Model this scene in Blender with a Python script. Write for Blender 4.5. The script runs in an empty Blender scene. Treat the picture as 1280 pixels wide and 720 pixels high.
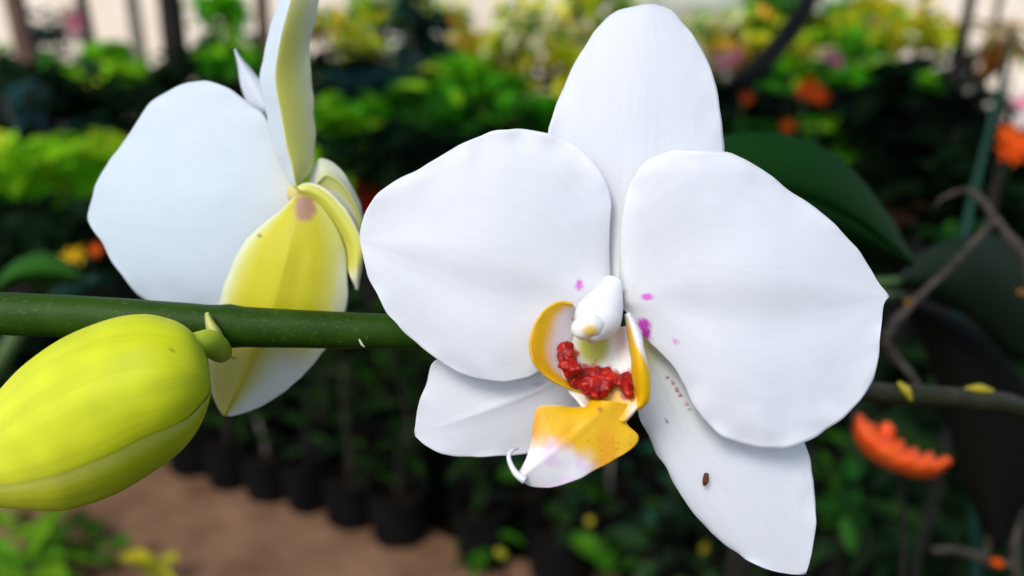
import bpy, math, random
from mathutils import Vector, Matrix, noise
random.seed(7)
C = bpy.context.scene
R = math.radians
COL = C.collection

# ------------------------------------------------------------------ camera, world, sun, exposure
F = 1005.0                      # focal length in pixels of a 1280 px wide frame
PITCH = R(18)
CAM_H = 1.05
cam_d = bpy.data.cameras.new('camera')
cam = bpy.data.objects.new('camera', cam_d); COL.objects.link(cam)
cam.location = (0, 0, CAM_H); cam.rotation_euler = (R(90) - PITCH, 0, 0)
cam_d.sensor_width = 36; cam_d.lens = 36 * F / 1280
cam_d.clip_start = 0.01; cam_d.clip_end = 500
cam_d.dof.use_dof = True; cam_d.dof.focus_distance = 0.150; cam_d.dof.aperture_fstop = 9.0
C.camera = cam

SUN_DIR = Vector((-0.34, -0.52, 0.78)).normalized()
w = bpy.data.worlds.new('World'); C.world = w; w.use_nodes = True
nt = w.node_tree; nt.nodes.clear()
out = nt.nodes.new('ShaderNodeOutputWorld'); bg = nt.nodes.new('ShaderNodeBackground')
sky = nt.nodes.new('ShaderNodeTexSky'); sky.sky_type = 'NISHITA'; sky.sun_disc = False
sky.sun_elevation = math.asin(SUN_DIR.z); sky.sun_rotation = math.atan2(SUN_DIR.x, SUN_DIR.y)
sky.air_density = 1.0; sky.dust_density = 2.2; sky.ozone_density = 1.0
bg.inputs['Strength'].default_value = 0.15
nt.links.new(sky.outputs[0], bg.inputs[0]); nt.links.new(bg.outputs[0], out.inputs[0])
sl = bpy.data.lights.new('sun', 'SUN'); sl.energy = 1.3; sl.angle = R(22); sl.color = (1.0, 0.99, 0.98)
so = bpy.data.objects.new('sun', sl); COL.objects.link(so); so.location = (-2, -2, 6)
so.rotation_euler = (-SUN_DIR).to_track_quat('-Z', 'Y').to_euler()
C.view_settings.view_transform = 'Standard'; C.view_settings.look = 'None'
C.view_settings.exposure = 0.44; C.view_settings.gamma = 1.0

# ------------------------------------------------------------------ placing helpers
RIGHT = Vector((1, 0, 0)); FWD = Vector((0, math.cos(PITCH), -math.sin(PITCH))); UP = Vector((0, math.sin(PITCH), math.cos(PITCH)))
CAM = Vector((0, 0, CAM_H))
def P(px, py, d):                     # the point seen at a photo pixel, d metres along the view axis
    return CAM + FWD * d + RIGHT * ((px - 640) / F * d) + UP * (-(py - 360) / F * d)
def G(px, py, z=0.0):                 # the ground point seen at a photo pixel
    v = P(px, py, 1.0) - CAM
    return CAM + v * ((z - CAM_H) / v.z)

def wpos(o):
    p = Vector((0, 0, 0))
    while o is not None:
        p += o.location; o = o.parent
    return p
def link(name, verts, faces, m, parent=None, cols=None, uvs=None, smooth=True):
    c = Vector((0, 0, 0))
    for v in verts: c += v
    c /= len(verts)
    if parent is None: c = c
    me = bpy.data.meshes.new(name)
    me.from_pydata([tuple(v - c) for v in verts], [], faces)
    if smooth: me.polygons.foreach_set('use_smooth', [True] * len(me.polygons))
    if cols:
        a = me.color_attributes.new('Col', 'FLOAT_COLOR', 'POINT')
        fl = []
        for k in cols: fl += [k[0], k[1], k[2], 1.0]
        a.data.foreach_set('color', fl)
    if uvs:
        ul = me.uv_layers.new(name='UVMap')
        fl = []
        for l in me.loops: fl += [uvs[l.vertex_index][0], uvs[l.vertex_index][1]]
        ul.data.foreach_set('uv', fl)
    me.materials.append(m); me.update()
    o = bpy.data.objects.new(name, me); COL.objects.link(o)
    if parent is not None:
        o.parent = parent; o.location = c - wpos(parent)
    else: o.location = c
    return o
def tag(o, label=None, cat=None, group=None, kind=None):
    if label: o['label'] = label
    if cat: o['category'] = cat
    if group: o['group'] = group
    if kind: o['kind'] = kind
    return o
def empty(name, loc, parent=None, label=None, cat=None, group=None):
    o = bpy.data.objects.new(name, None); COL.objects.link(o); o.empty_display_size = 0.02
    if parent is not None: o.parent = parent; o.location = Vector(loc) - wpos(parent)
    else: o.location = loc
    return tag(o, label, cat, group)
def inst(name, mesh, parent, loc, rot=(0, 0, 0), scale=1.0):      # shared mesh data, loc in the parent's frame
    o = bpy.data.objects.new(name, mesh); COL.objects.link(o)
    if parent is not None: o.parent = parent
    o.location = loc; o.rotation_euler = rot
    o.scale = (scale, scale, scale) if not isinstance(scale, tuple) else scale
    return o

def catmull(pts, n):                  # resample a polyline through a Catmull-Rom curve, uniform in arc length
    pts = [Vector(p) for p in pts]
    if len(pts) == 2: return [pts[0].lerp(pts[1], i / (n - 1)) for i in range(n)]
    q = [pts[0] * 2 - pts[1]] + pts + [pts[-1] * 2 - pts[-2]]
    dense = []
    for i in range(1, len(q) - 2):
        a, b, c, d = q[i - 1], q[i], q[i + 1], q[i + 2]
        for k in range(12):
            t = k / 12
            dense.append(0.5 * ((2 * b) + (c - a) * t + (2 * a - 5 * b + 4 * c - d) * t * t + (3 * b - a - 3 * c + d) * t ** 3))
    dense.append(pts[-1])
    L = [0]
    for i in range(1, len(dense)): L.append(L[-1] + (dense[i] - dense[i - 1]).length)
    res, j = [], 0
    for i in range(n):
        s = L[-1] * i / (n - 1)
        while j < len(L) - 2 and L[j + 1] < s: j += 1
        f = (s - L[j]) / max(1e-9, L[j + 1] - L[j])
        res.append(dense[j].lerp(dense[j + 1], min(1, f)))
    return res

def ss(a, b, x):                      # smoothstep
    t = max(0, min(1, (x - a) / (b - a))); return t * t * (3 - 2 * t)
def mix(a, b, f): return tuple(a[i] * (1 - f) + b[i] * f for i in range(3))
def gauss(x, w): return math.exp(-(x / w) ** 2)

def tube(pts, radii, n=10, cap=True):
    pts = [Vector(p) for p in pts]; V, Fa = [], []
    k = len(pts); up = Vector((0.13, 0.2, 1)).normalized()
    for i, p in enumerate(pts):
        t = (pts[min(k - 1, i + 1)] - pts[max(0, i - 1)]).normalized()
        a = t.cross(up)
        if a.length < 1e-3: a = t.cross(Vector((1, 0, 0)))
        a.normalize(); b = a.cross(t).normalized(); up = b
        for j in range(n):
            th = 2 * math.pi * j / n
            V.append(p + (a * math.cos(th) + b * math.sin(th)) * radii[i])
    for i in range(k - 1):
        for j in range(n):
            Fa.append((i * n + j, i * n + (j + 1) % n, (i + 1) * n + (j + 1) % n, (i + 1) * n + j))
    if cap: Fa.append(tuple(range(n))[::-1]); Fa.append(tuple((k - 1) * n + j for j in range(n)))
    return V, Fa
def ptube(pix, depth, rad, m=24, n=12):             # tube through pixels; depth and pixel radius run along it
    pts = catmull([(p[0], p[1], d * 2000) for p, d in zip(pix, depth)], m)
    rr = catmull([(i * 10.0, r, 0) for i, r in enumerate(rad)], m)
    P3 = [P(p.x, p.y, p.z / 2000) for p in pts]
    return tube(P3, [rr[i].y * pts[i].z / 2000 / F for i in range(m)], n)
def box(c, sx, sy, sz):
    V = [Vector((c[0] + x * sx / 2, c[1] + y * sy / 2, c[2] + z * sz / 2)) for x in (-1, 1) for y in (-1, 1) for z in (-1, 1)]
    return V, [(0, 1, 3, 2), (4, 6, 7, 5), (0, 4, 5, 1), (2, 3, 7, 6), (0, 2, 6, 4), (1, 5, 7, 3)]
def join(*vfs):
    V, Fa = [], []
    for v, f in vfs:
        o = len(V); V += v; Fa += [tuple(i + o for i in q) for q in f]
    return V, Fa

# ------------------------------------------------------------------ materials
def mat(name):
    m = bpy.data.materials.new(name); m.use_nodes = True
    return m, m.node_tree, m.node_tree.nodes['Principled BSDF']
def N(t, kind, **kw):
    n = t.nodes.new(kind)
    for k, v in kw.items():
        if k in n.inputs: n.inputs[k].default_value = v
        else: setattr(n, k, v)
    return n
def noise_mat(name, c1, c2, scale=8, rough=0.8, bump=0.3, bdist=0.01, detail=5, spec=0.3, attr=False):
    m, t, b = mat(name); tc = N(t, 'ShaderNodeTexCoord'); nz = N(t, 'ShaderNodeTexNoise', Scale=scale, Detail=detail, Roughness=0.65)
    t.links.new(tc.outputs['Object'], nz.inputs['Vector'])
    r = N(t, 'ShaderNodeValToRGB'); r.color_ramp.elements[0].position = 0.35; r.color_ramp.elements[1].position = 0.68
    r.color_ramp.elements[0].color = (*c1, 1); r.color_ramp.elements[1].color = (*c2, 1)
    t.links.new(nz.outputs[0], r.inputs[0]); t.links.new(r.outputs[0], b.inputs['Base Color'])
    b.inputs['Roughness'].default_value = rough; b.inputs['Specular IOR Level'].default_value = spec
    bp = N(t, 'ShaderNodeBump', Strength=bump, Distance=bdist); t.links.new(nz.outputs[0], bp.inputs['Height']); t.links.new(bp.outputs[0], b.inputs['Normal'])
    return m
def tissue_mat(name, sss=0.35, rough=0.5, spec=0.3, vein=0.12, radius=(0.004, 0.003, 0.003), vdist=0.00025, vs=34, veinval=.975):
    # flower tissue: pigment from the mesh, fine lengthwise veins and a cellular sparkle as relief
    m, t, b = mat(name); a = N(t, 'ShaderNodeAttribute', attribute_name='Col')
    uv0 = N(t, 'ShaderNodeUVMap'); mp0 = N(t, 'ShaderNodeMapping'); mp0.inputs['Scale'].default_value = (1, .16, 1); t.links.new(uv0.outputs[0], mp0.inputs[0])
    vo = N(t, 'ShaderNodeTexVoronoi', feature='DISTANCE_TO_EDGE', Scale=vs * .55); wn = N(t, 'ShaderNodeTexNoise', Scale=9.0, Detail=3.0); t.links.new(mp0.outputs[0], wn.inputs['Vector'])
    wa = N(t, 'ShaderNodeMix', data_type='RGBA'); wa.inputs[0].default_value = .05; t.links.new(mp0.outputs[0], wa.inputs[6]); t.links.new(wn.outputs['Color'], wa.inputs[7]); t.links.new(wa.outputs[2], vo.inputs['Vector'])
    vr = N(t, 'ShaderNodeMapRange'); vr.inputs[1].default_value = 0.0; vr.inputs[2].default_value = 0.10; vr.inputs[3].default_value = veinval; vr.inputs[4].default_value = 1.0; t.links.new(vo.outputs['Distance'], vr.inputs[0])
    vh = N(t, 'ShaderNodeHueSaturation'); t.links.new(a.outputs['Color'], vh.inputs['Color']); t.links.new(vr.outputs[0], vh.inputs['Value']); t.links.new(vh.outputs[0], b.inputs['Base Color'])
    b.inputs['Roughness'].default_value = rough; b.inputs['Specular IOR Level'].default_value = spec
    b.inputs['Subsurface Weight'].default_value = sss; b.inputs['Subsurface Radius'].default_value = radius; b.inputs['Subsurface Scale'].default_value = 1.0
    uv = N(t, 'ShaderNodeUVMap'); mp = N(t, 'ShaderNodeMapping'); mp.inputs['Scale'].default_value = (vs, 2.2, 1)
    t.links.new(uv.outputs[0], mp.inputs[0]); nz = N(t, 'ShaderNodeTexNoise', Scale=1.0, Detail=3.0); t.links.new(mp.outputs[0], nz.inputs['Vector'])
    tc = N(t, 'ShaderNodeTexCoord'); cell = N(t, 'ShaderNodeTexNoise', Scale=2600.0, Detail=2.0); t.links.new(tc.outputs['Object'], cell.inputs['Vector'])
    b1 = N(t, 'ShaderNodeBump', Strength=vein, Distance=vdist); t.links.new(nz.outputs[0], b1.inputs['Height'])
    b2 = N(t, 'ShaderNodeBump', Strength=0.10, Distance=0.00008); t.links.new(cell.outputs[0], b2.inputs['Height']); t.links.new(b1.outputs[0], b2.inputs['Normal'])
    t.links.new(b2.outputs[0], b.inputs['Normal'])
    return m
def leaf_mat(name, c1, c2, rough=0.4, trans=0.25, attr=False, spec=0.05):
    m, t, b = mat(name); o = t.nodes['Material Output']
    if attr:
        a = N(t, 'ShaderNodeAttribute', attribute_name='Col'); col = a.outputs['Color']
    else:
        oi = N(t, 'ShaderNodeObjectInfo'); mx = N(t, 'ShaderNodeMix', data_type='RGBA'); mx.inputs[6].default_value = (*c1, 1); mx.inputs[7].default_value = (*c2, 1)
        t.links.new(oi.outputs['Random'], mx.inputs[0]); col = mx.outputs[2]
    tc = N(t, 'ShaderNodeTexCoord'); nz = N(t, 'ShaderNodeTexNoise', Scale=40.0, Detail=3.0); t.links.new(tc.outputs['Object'], nz.inputs['Vector'])
    mr = N(t, 'ShaderNodeMapRange'); mr.inputs[1].default_value = 0.3; mr.inputs[2].default_value = 0.7; mr.inputs[3].default_value = 0.75; mr.inputs[4].default_value = 1.2
    t.links.new(nz.outputs[0], mr.inputs[0])
    hv = N(t, 'ShaderNodeHueSaturation'); t.links.new(col, hv.inputs['Color']); t.links.new(mr.outputs[0], hv.inputs['Value'])
    t.links.new(hv.outputs[0], b.inputs['Base Color']); b.inputs['Roughness'].default_value = rough; b.inputs['Specular IOR Level'].default_value = spec
    tr = N(t, 'ShaderNodeBsdfTranslucent'); t.links.new(hv.outputs[0], tr.inputs[0])
    ms = N(t, 'ShaderNodeMixShader'); ms.inputs[0].default_value = trans
    t.links.new(b.outputs[0], ms.inputs[1]); t.links.new(tr.outputs[0], ms.inputs[2]); t.links.new(ms.outputs[0], o.inputs[0])
    return m

M_petal = tissue_mat('petal_white')
M_lip = tissue_mat('lip_tissue', sss=0.25, rough=0.38, spec=0.4, vein=0.2, vs=14)
M_callus = noise_mat('callus_tissue', (.18, .0008, .001), (.50, .012, .002), 420, .4, .3, .0002, 2, .3)
M_bud = tissue_mat('bud_tissue', sss=0.6, rough=0.55, spec=0.22, vein=0.2, radius=(0.005, 0.005, 0.001), vdist=0.0003, vs=16, veinval=.95)

def stem_mat():
    m, t, b = mat('orchid_stem_green'); tc = N(t, 'ShaderNodeTexCoord')
    a = N(t, 'ShaderNodeAttribute', attribute_name='Col')
    mp = N(t, 'ShaderNodeMapping'); mp.inputs['Scale'].default_value = (900, 1700, 1700); t.links.new(tc.outputs['Object'], mp.inputs[0])
    nz = N(t, 'ShaderNodeTexNoise', Scale=1.0, Detail=2.0, Roughness=0.5); t.links.new(mp.outputs[0], nz.inputs['Vector'])
    r = N(t, 'ShaderNodeValToRGB'); r.color_ramp.elements[0].position = 0.60; r.color_ramp.elements[0].color = (0, 0, 0, 1); r.color_ramp.elements[1].position = 0.74; r.color_ramp.elements[1].color = (1, 1, 1, 1)
    t.links.new(nz.outputs[0], r.inputs[0])
    n2 = N(t, 'ShaderNodeTexNoise', Scale=90.0, Detail=4.0); t.links.new(tc.outputs['Object'], n2.inputs['Vector'])
    mr = N(t, 'ShaderNodeMapRange'); mr.inputs[3].default_value = 0.35; mr.inputs[4].default_value = 1.6; t.links.new(n2.outputs[0], mr.inputs[0])
    hv = N(t, 'ShaderNodeHueSaturation'); t.links.new(a.outputs['Color'], hv.inputs['Color']); t.links.new(mr.outputs[0], hv.inputs['Value'])
    mx = N(t, 'ShaderNodeMix', data_type='RGBA'); mx.inputs[7].default_value = (0.055, 0.10, 0.025, 1)
    t.links.new(r.outputs[0], mx.inputs[0]); t.links.new(hv.outputs[0], mx.inputs[6]); t.links.new(mx.outputs[2], b.inputs['Base Color'])
    b.inputs['Roughness'].default_value = 0.5; b.inputs['Specular IOR Level'].default_value = 0.12
    bp = N(t, 'ShaderNodeBump', Strength=0.25, Distance=0.0002); t.links.new(nz.outputs[0], bp.inputs['Height']); t.links.new(bp.outputs[0], b.inputs['Normal'])
    return m
M_stem = stem_mat()

# ------------------------------------------------------------------ the setting: ground, path, yard
def sheet(name, pts, z, m):
    o = link(name, [Vector((x, y, z)) for x, y in pts], [tuple(range(len(pts)))], m, smooth=False)
    return tag(o, kind='structure')
M_soil = noise_mat('dark_garden_soil', (0.005, 0.004, 0.003), (0.018, 0.012, 0.008), 9, 0.95, 0.6, 0.03, spec=0.03)
M_path = noise_mat('trodden_earth', (0.155, 0.082, 0.045), (0.30, 0.172, 0.098), 7, 0.95, 0.4, 0.01, spec=.05)
M_yard = noise_mat('pale_concrete', (0.62, 0.51, 0.40), (0.78, 0.69, 0.58), 0.9, 0.9, 0.1, 0.01)
sheet('ground', [(-150, -20), (150, -20), (150, 300), (-150, 300)], 0, M_soil)
e0, e1 = G(480, 690), G(268, 617)                   # front edge of the row of planting bags
rowd = (e1 - e0).normalized(); rown = Vector((-rowd.y, rowd.x, 0))
if rown.x > 0: rown = -rown                          # towards the path, away from the bags
def edge(a, b): p = e0 + rowd * a + rown * b; return (p.x, p.y)
path_pts = []
for i in range(25): path_pts.append(edge(-1.0 + i * 0.18, -0.12 + 0.03 * math.sin(i * 1.7)))
for i in range(25): path_pts.append(edge(3.32 - i * 0.18, 0.62 + 0.035 * math.sin(i * 2.3)))
sheet('path', path_pts, 0.004, M_path)
sheet('yard', [(-120, 9.5), (120, 8.2), (120, 220), (-120, 220)], 0.004, M_yard)

# pale low buildings across the yard
M_wall = noise_mat('pale_plaster', (0.72, 0.62, 0.50), (0.84, 0.77, 0.67), 0.7, 0.9, 0.1, 0.01)
M_roof = noise_mat('rusty_roof_sheet', (0.25, 0.13, 0.09), (0.36, 0.22, 0.16), 2, 0.7, 0.2, 0.02)
M_dark = noise_mat('dark_opening', (0.012, 0.012, 0.014), (0.02, 0.02, 0.022), 3, 0.5)
def house(x0, x1, y, h, label):
    r = empty('house', ((x0 + x1) / 2, y, 0), label=label, cat='house')
    link('wall', *box(((x0 + x1) / 2, y + 2, h / 2), x1 - x0, 4, h), M_wall, r, smooth=False)
    V = [Vector((x, yy, z)) for x in (x0 - .4, x1 + .4) for yy, z in ((y - .6, h - .1), (y + 2, h + 1.2), (y + 4.6, h - .1), (y + 4.6, h), (y + 2, h + 1.32), (y - .6, h))]
    link('roof', V, [(0, 1, 7, 6), (1, 2, 8, 7), (5, 11, 10, 4), (4, 10, 9, 3), (0, 6, 11, 5), (2, 3, 9, 8), (0, 5, 4, 1), (1, 4, 3, 2), (6, 7, 10, 11), (7, 8, 9, 10)], M_roof, r, smooth=False)
    return r
house(-14, -3.2, 17, 3.4, 'pale plastered house seen through the trunks at the upper left')
house(-2.2, 3.5, 26, 4.0, 'pale house added to brighten the gaps in the shrubs at the top centre')  # put in behind the shrubs to lighten the grey gap
house(8.0, 19, 16, 3.6, 'bright pale house beyond the thin trunks at the upper right')

# ------------------------------------------------------------------ leaves and plants
LEAF = {}
def leaf_mesh(key, m, L, W, fold=0.25, droop=0.35, n=6, blunt=0.5):
    k = (key, m.name)
    if k in LEAF: return LEAF[k]
    V, Fa = [], []
    for i in range(n + 1):
        t = i / n; wd = W * (math.sin(math.pi * (t ** (1 - 0.35 * blunt))) ** 0.85) * 0.5 if 0 < t < 1 else W * 0.03 * (1 - t)
        x = L * t * (1 - 0.18 * droop * t); z = -L * droop * t * t * 0.7 + L * 0.12 * t
        V += [Vector((x, -wd, z + wd * fold * 2)), Vector((x, -wd * .5, z + wd * fold * .7)), Vector((x, 0, z)), Vector((x, wd * .5, z + wd * fold * .7)), Vector((x, wd, z + wd * fold * 2))]
    for i in range(n):
        for j in range(4):
            Fa.append((i * 5 + j, i * 5 + j + 1, i * 5 + 6 + j, i * 5 + 5 + j))
    me = bpy.data.meshes.new('leaf'); me.from_pydata([tuple(v) for v in V], [], Fa); me.polygons.foreach_set('use_smooth', [True] * len(me.polygons)); me.materials.append(m); me.update()
    LEAF[k] = me; return me

M_leaf_dark = leaf_mat('dark_green_leaf', (0.008, 0.024, 0.005), (0.02, 0.055, 0.008), 0.5)
M_leaf_mid = leaf_mat('mid_green_leaf', (0.018, 0.09, 0.004), (0.05, 0.17, 0.008), 0.5)
M_leaf_bright = leaf_mat('bright_green_leaf', (0.07, 0.26, 0.01), (0.22, 0.42, 0.02), 0.45, 0.35)
M_leaf_yellow = leaf_mat('yellow_green_leaf', (0.35, 0.42, 0.02), (0.62, 0.50, 0.02), 0.45, 0.35)
M_leaf_teal = leaf_mat('blue_green_leaf', (0.015, 0.07, 0.04), (0.03, 0.11, 0.07), 0.5)
M_leaf_dry = leaf_mat('dry_brown_leaf', (0.20, 0.10, 0.03), (0.38, 0.16, 0.03), 0.7)
M_orange = leaf_mat('orange_blossom', (0.80, 0.07, 0.008), (0.85, 0.14, 0.01), 0.45, 0.3)
M_yellowflower = leaf_mat('yellow_blossom', (0.75, 0.45, 0.01), (0.85, 0.55, 0.02), 0.5, 0.3)
M_pinkflower = leaf_mat('pink_blossom', (0.75, 0.18, 0.30), (0.85, 0.40, 0.45), 0.5, 0.3)
M_foliage = leaf_mat('shrub_foliage', None, None, 0.6, 0.35, attr=True, spec=0.05)
M_bark = noise_mat('grey_brown_bark', (0.03, 0.022, 0.016), (0.085, 0.065, 0.05), 14, 0.9, 0.6, 0.01)
M_bark_dark = noise_mat('dark_bark', (0.008, 0.007, 0.006), (0.025, 0.02, 0.016), 14, 0.85, 0.6, 0.01)  # bark mottled in near-black browns
M_bark_pale = noise_mat('pale_bark', (0.22, 0.19, 0.15), (0.36, 0.32, 0.26), 10, 0.9, 0.4, 0.01)
M_bark_red = noise_mat('reddish_bark', (0.13, 0.07, 0.05), (0.24, 0.14, 0.10), 10, 0.9, 0.4, 0.01)
M_greenstem = noise_mat('green_plant_stem', (0.04, 0.09, 0.02), (0.09, 0.15, 0.04), 30, 0.6, 0.2, 0.002)
M_paletwig = noise_mat('pale_woody_stem', (0.16, 0.13, 0.10), (0.32, 0.28, 0.23), 30, 0.8, 0.3, 0.002)
M_bag = noise_mat('black_poly_bag', (0.004, 0.004, 0.004), (0.009, 0.009, 0.010), 22, 0.55, 0.5, 0.01, spec=0.06)
M_redpot = noise_mat('red_plastic', (0.55, 0.012, 0.006), (0.66, 0.03, 0.012), 6, 0.4, 0.1, 0.003)

def leaf_kinds(m):
    return [leaf_mesh('oval', m, 0.075, 0.036, 0.2, 0.4), leaf_mesh('long', m, 0.11, 0.026, 0.3, 0.7), leaf_mesh('round', m, 0.06, 0.042, 0.15, 0.25)]

bag_meshes = []
def bag_mesh(seed):
    rnd = random.Random(seed); n = 28; prof = [(0.0, 0.0), (0.050, 0.0), (0.056, 0.008), (0.059, 0.04), (0.061, 0.08), (0.060, 0.112), (0.064, 0.118), (0.063, 0.124), (0.056, 0.122), (0.055, 0.095)]
    ph = [rnd.uniform(0, 6.28) for _ in range(4)]; V, Fa = [], []
    for k, (r, z) in enumerate(prof):
        for j in range(n):
            th = 2 * math.pi * j / n
            wr = 1 + 0.03 * math.sin(3 * th + ph[0]) + 0.022 * math.sin(7 * th + ph[1] + z * 40) + 0.018 * math.sin(11 * th + ph[2] - z * 60)
            V.append(Vector((r * wr * math.cos(th), r * wr * math.sin(th), z * (1 + 0.05 * math.sin(2 * th + ph[3])))))
    for k in range(len(prof) - 1):
        for j in range(n): Fa.append((k * n + j, k * n + (j + 1) % n, (k + 1) * n + (j + 1) % n, (k + 1) * n + j))
    me = bpy.data.meshes.new('planting_bag'); me.from_pydata([tuple(v) for v in V], [], Fa); me.polygons.foreach_set('use_smooth', [True] * len(me.polygons)); me.materials.append(M_bag); me.update()
    return me
BAGS = [bag_mesh(i) for i in range(5)]
def soil_mesh():
    V = [Vector((0, 0, 0.006))]; n = 16
    for j in range(n): a = 2 * math.pi * j / n; V.append(Vector((0.057 * math.cos(a), 0.057 * math.sin(a), random.uniform(-.004, .004))))
    me = bpy.data.meshes.new('soil'); me.from_pydata([tuple(v) for v in V], [], [(0, 1 + j, 1 + (j + 1) % n) for j in range(n)]); me.materials.append(M_soil); return me
SOIL = soil_mesh()
STEMS = {}
def stem_mesh(m, h, r, bend, seed):
    k = (m.name, round(h, 2), round(bend, 2), seed)
    if k in STEMS: return STEMS[k]
    pts = [(bend * (i / 6) ** 2, 0.012 * math.sin(i * 1.3 + seed) * i / 6, h * i / 6) for i in range(7)]
    V, Fa = tube(pts, [r * (1 - .55 * i / 6) for i in range(7)], 7)
    me = bpy.data.meshes.new('stem'); me.from_pydata([tuple(v) for v in V], [], Fa); me.polygons.foreach_set('use_smooth', [True] * len(me.polygons)); me.materials.append(m); me.update()
    STEMS[k] = me; return me
def put_leaves(root, kinds, n, h0, h1, bend, h, rnd, size=1.0, spread=0.01, up=0.3):
    for i in range(n):
        t = h0 + (h1 - h0) * (i + rnd.random() * .6) / n
        a = i * 2.4 + rnd.uniform(-.5, .5)
        x = bend * t * t; z = h * t
        inst('leaf', rnd.choice(kinds), root, (x + spread * math.cos(a), spread * math.sin(a), z), (rnd.uniform(-.4, .4), -up * rnd.uniform(-.3, 1.6), a), size * rnd.uniform(.7, 1.25) * (1.1 - .3 * t))
def seedling(loc, label, group, m, h, n, rnd, size=1.0, stem_m=None):
    r = empty('potted_seedling', loc, label=label, cat='potted plant', group=group)
    r.rotation_euler = (0, 0, rnd.uniform(0, 6.28))
    inst('planting_bag', rnd.choice(BAGS), r, (0, 0, 0), (rnd.uniform(-.04, .04), rnd.uniform(-.04, .04), rnd.uniform(0, 6)), (rnd.uniform(.92, 1.08), rnd.uniform(.92, 1.08), rnd.uniform(.9, 1.1)))
    inst('soil', SOIL, r, (0, 0, 0.10))
    bend = rnd.choice((-.05, 0.0, .05))
    inst('stem', stem_mesh(stem_m or rnd.choice((M_bark_dark, M_bark_dark, M_bark_dark, M_bark, M_paletwig)), round(h, 1), 0.0055, bend, rnd.randint(0, 3)), r, (0, 0, 0.09))
    for i in range(n):
        t = .12 + .88 * (i + rnd.random() * .6) / n; a = i * 2.4 + rnd.uniform(-.5, .5)
        inst('leaf', rnd.choice(leaf_kinds(m)), r, (bend * t * t, 0, 0.09 + round(h, 1) * t), (rnd.uniform(-.4, .4), -.3 * rnd.uniform(-.6, 1.8), a), size * rnd.uniform(.7, 1.3))
    return r

ORD = 'first second third fourth fifth sixth seventh eighth ninth tenth eleventh twelfth thirteenth fourteenth fifteenth sixteenth seventeenth eighteenth nineteenth twentieth'.split()
ORD += ['twenty-' + q for q in ORD[:9]] + ['thirtieth'] + ['thirty-' + q for q in ORD[:9]]
# the rows of planting bags beside the path
rnd = random.Random(3)
first = ['biggest black planting bag of the row along the path, nearest the camera',
         'black planting bag second nearest the camera in the row along the path',
         'black planting bag third nearest the camera in the row along the path',
         'black planting bag fourth nearest the camera in the row along the path',
         'black planting bag fifth in the row along the path, close to the yellow-green bud',
         'black planting bag at the far end of the row, half hidden behind the yellow-green bud']
front_px = [(480, 690), (420, 667), (366, 645), (316, 634), (268, 617), (222, 600)]
for (px, py), lb in zip(front_px, first):
    p = G(px, py) - rown * 0.06
    seedling((p.x, p.y, 0.002), lb, 'black planting bags along the path', M_leaf_dark, rnd.choice((.2, .3)), rnd.randint(8, 11), rnd, 0.9)
for a, lb in ((-0.20, 'black planting bag at the path edge below the lower-left white sepal'), (-0.37, 'black planting bag at the path edge under the orange lip of the orchid'), (-0.55, 'black planting bag at the bottom of the picture right of the path')):
    p = e0 + rowd * a - rown * 0.08
    seedling((p.x, p.y, 0.002), lb, 'black planting bags along the path', M_leaf_dark, .2, 7, rnd, .8)
k = 0
for row in range(1, 8):
    for col in range(-6, 16):
        a = col * 0.155 + (row % 2) * .06 + rnd.uniform(-.02, .02); b = -0.06 - row * 0.165 + rnd.uniform(-.02, .02)
        p = e0 + rowd * a + rown * b
        d = (p - CAM).dot(FWD)
        px = 640 + F * (p.x) / d; py = 360 - F * (p - CAM).dot(UP) / d
        if d < 1.2 or px < -60 or px > 1340 or py > 800 or p.y > 4.2: continue
        if row > 4 and (col + row) % 2: continue
        mm = rnd.choices((M_leaf_dark, M_leaf_mid, M_leaf_teal), (6, 2, 1))[0]
        kind = {'dark_green_leaf': 'dark', 'mid_green_leaf': 'green', 'blue_green_leaf': 'blue-green'}[mm.name]
        for lim, place in ((130, 'left of the bud'), (270, 'above the bud'), (370, 'under the rear flower'), (470, 'under the stem end'), (600, 'left of the lip'), (720, 'under the lip'), (860, 'left of lower right sepal'), (1010, 'behind lower right sepal'), (1100, 'under the right petal'), (9999, 'by the orange flower')):
            if px < lim: break
        seedling((p.x, p.y, 0.002), '%s seedling in black bag, %s row from path, %s' % (kind, ORD[row], place), 'crowded rows of planting bags', mm, rnd.choice((.2, .3, .4)), rnd.randint(8, 12), rnd, 1.1)
        k += 1
dups = {}
for o in C.objects:
    if o.get('group') == 'crowded rows of planting bags': dups.setdefault(o['label'], []).append(o)
for lb, os_ in dups.items():                         # two alike in one place: say which
    os_.sort(key=lambda o: (o.location - CAM).dot(RIGHT) / (o.location - CAM).dot(FWD))
    if len(os_) > 1:
        for q, o in enumerate(os_): o['label'] = ('leftmost ' if q == 0 else 'rightmost ' if q == len(os_) - 1 else 'inner left ' if q == 1 and len(os_) > 3 else 'inner right ' if q == 2 and len(os_) > 3 else 'middle ') + lb

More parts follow.
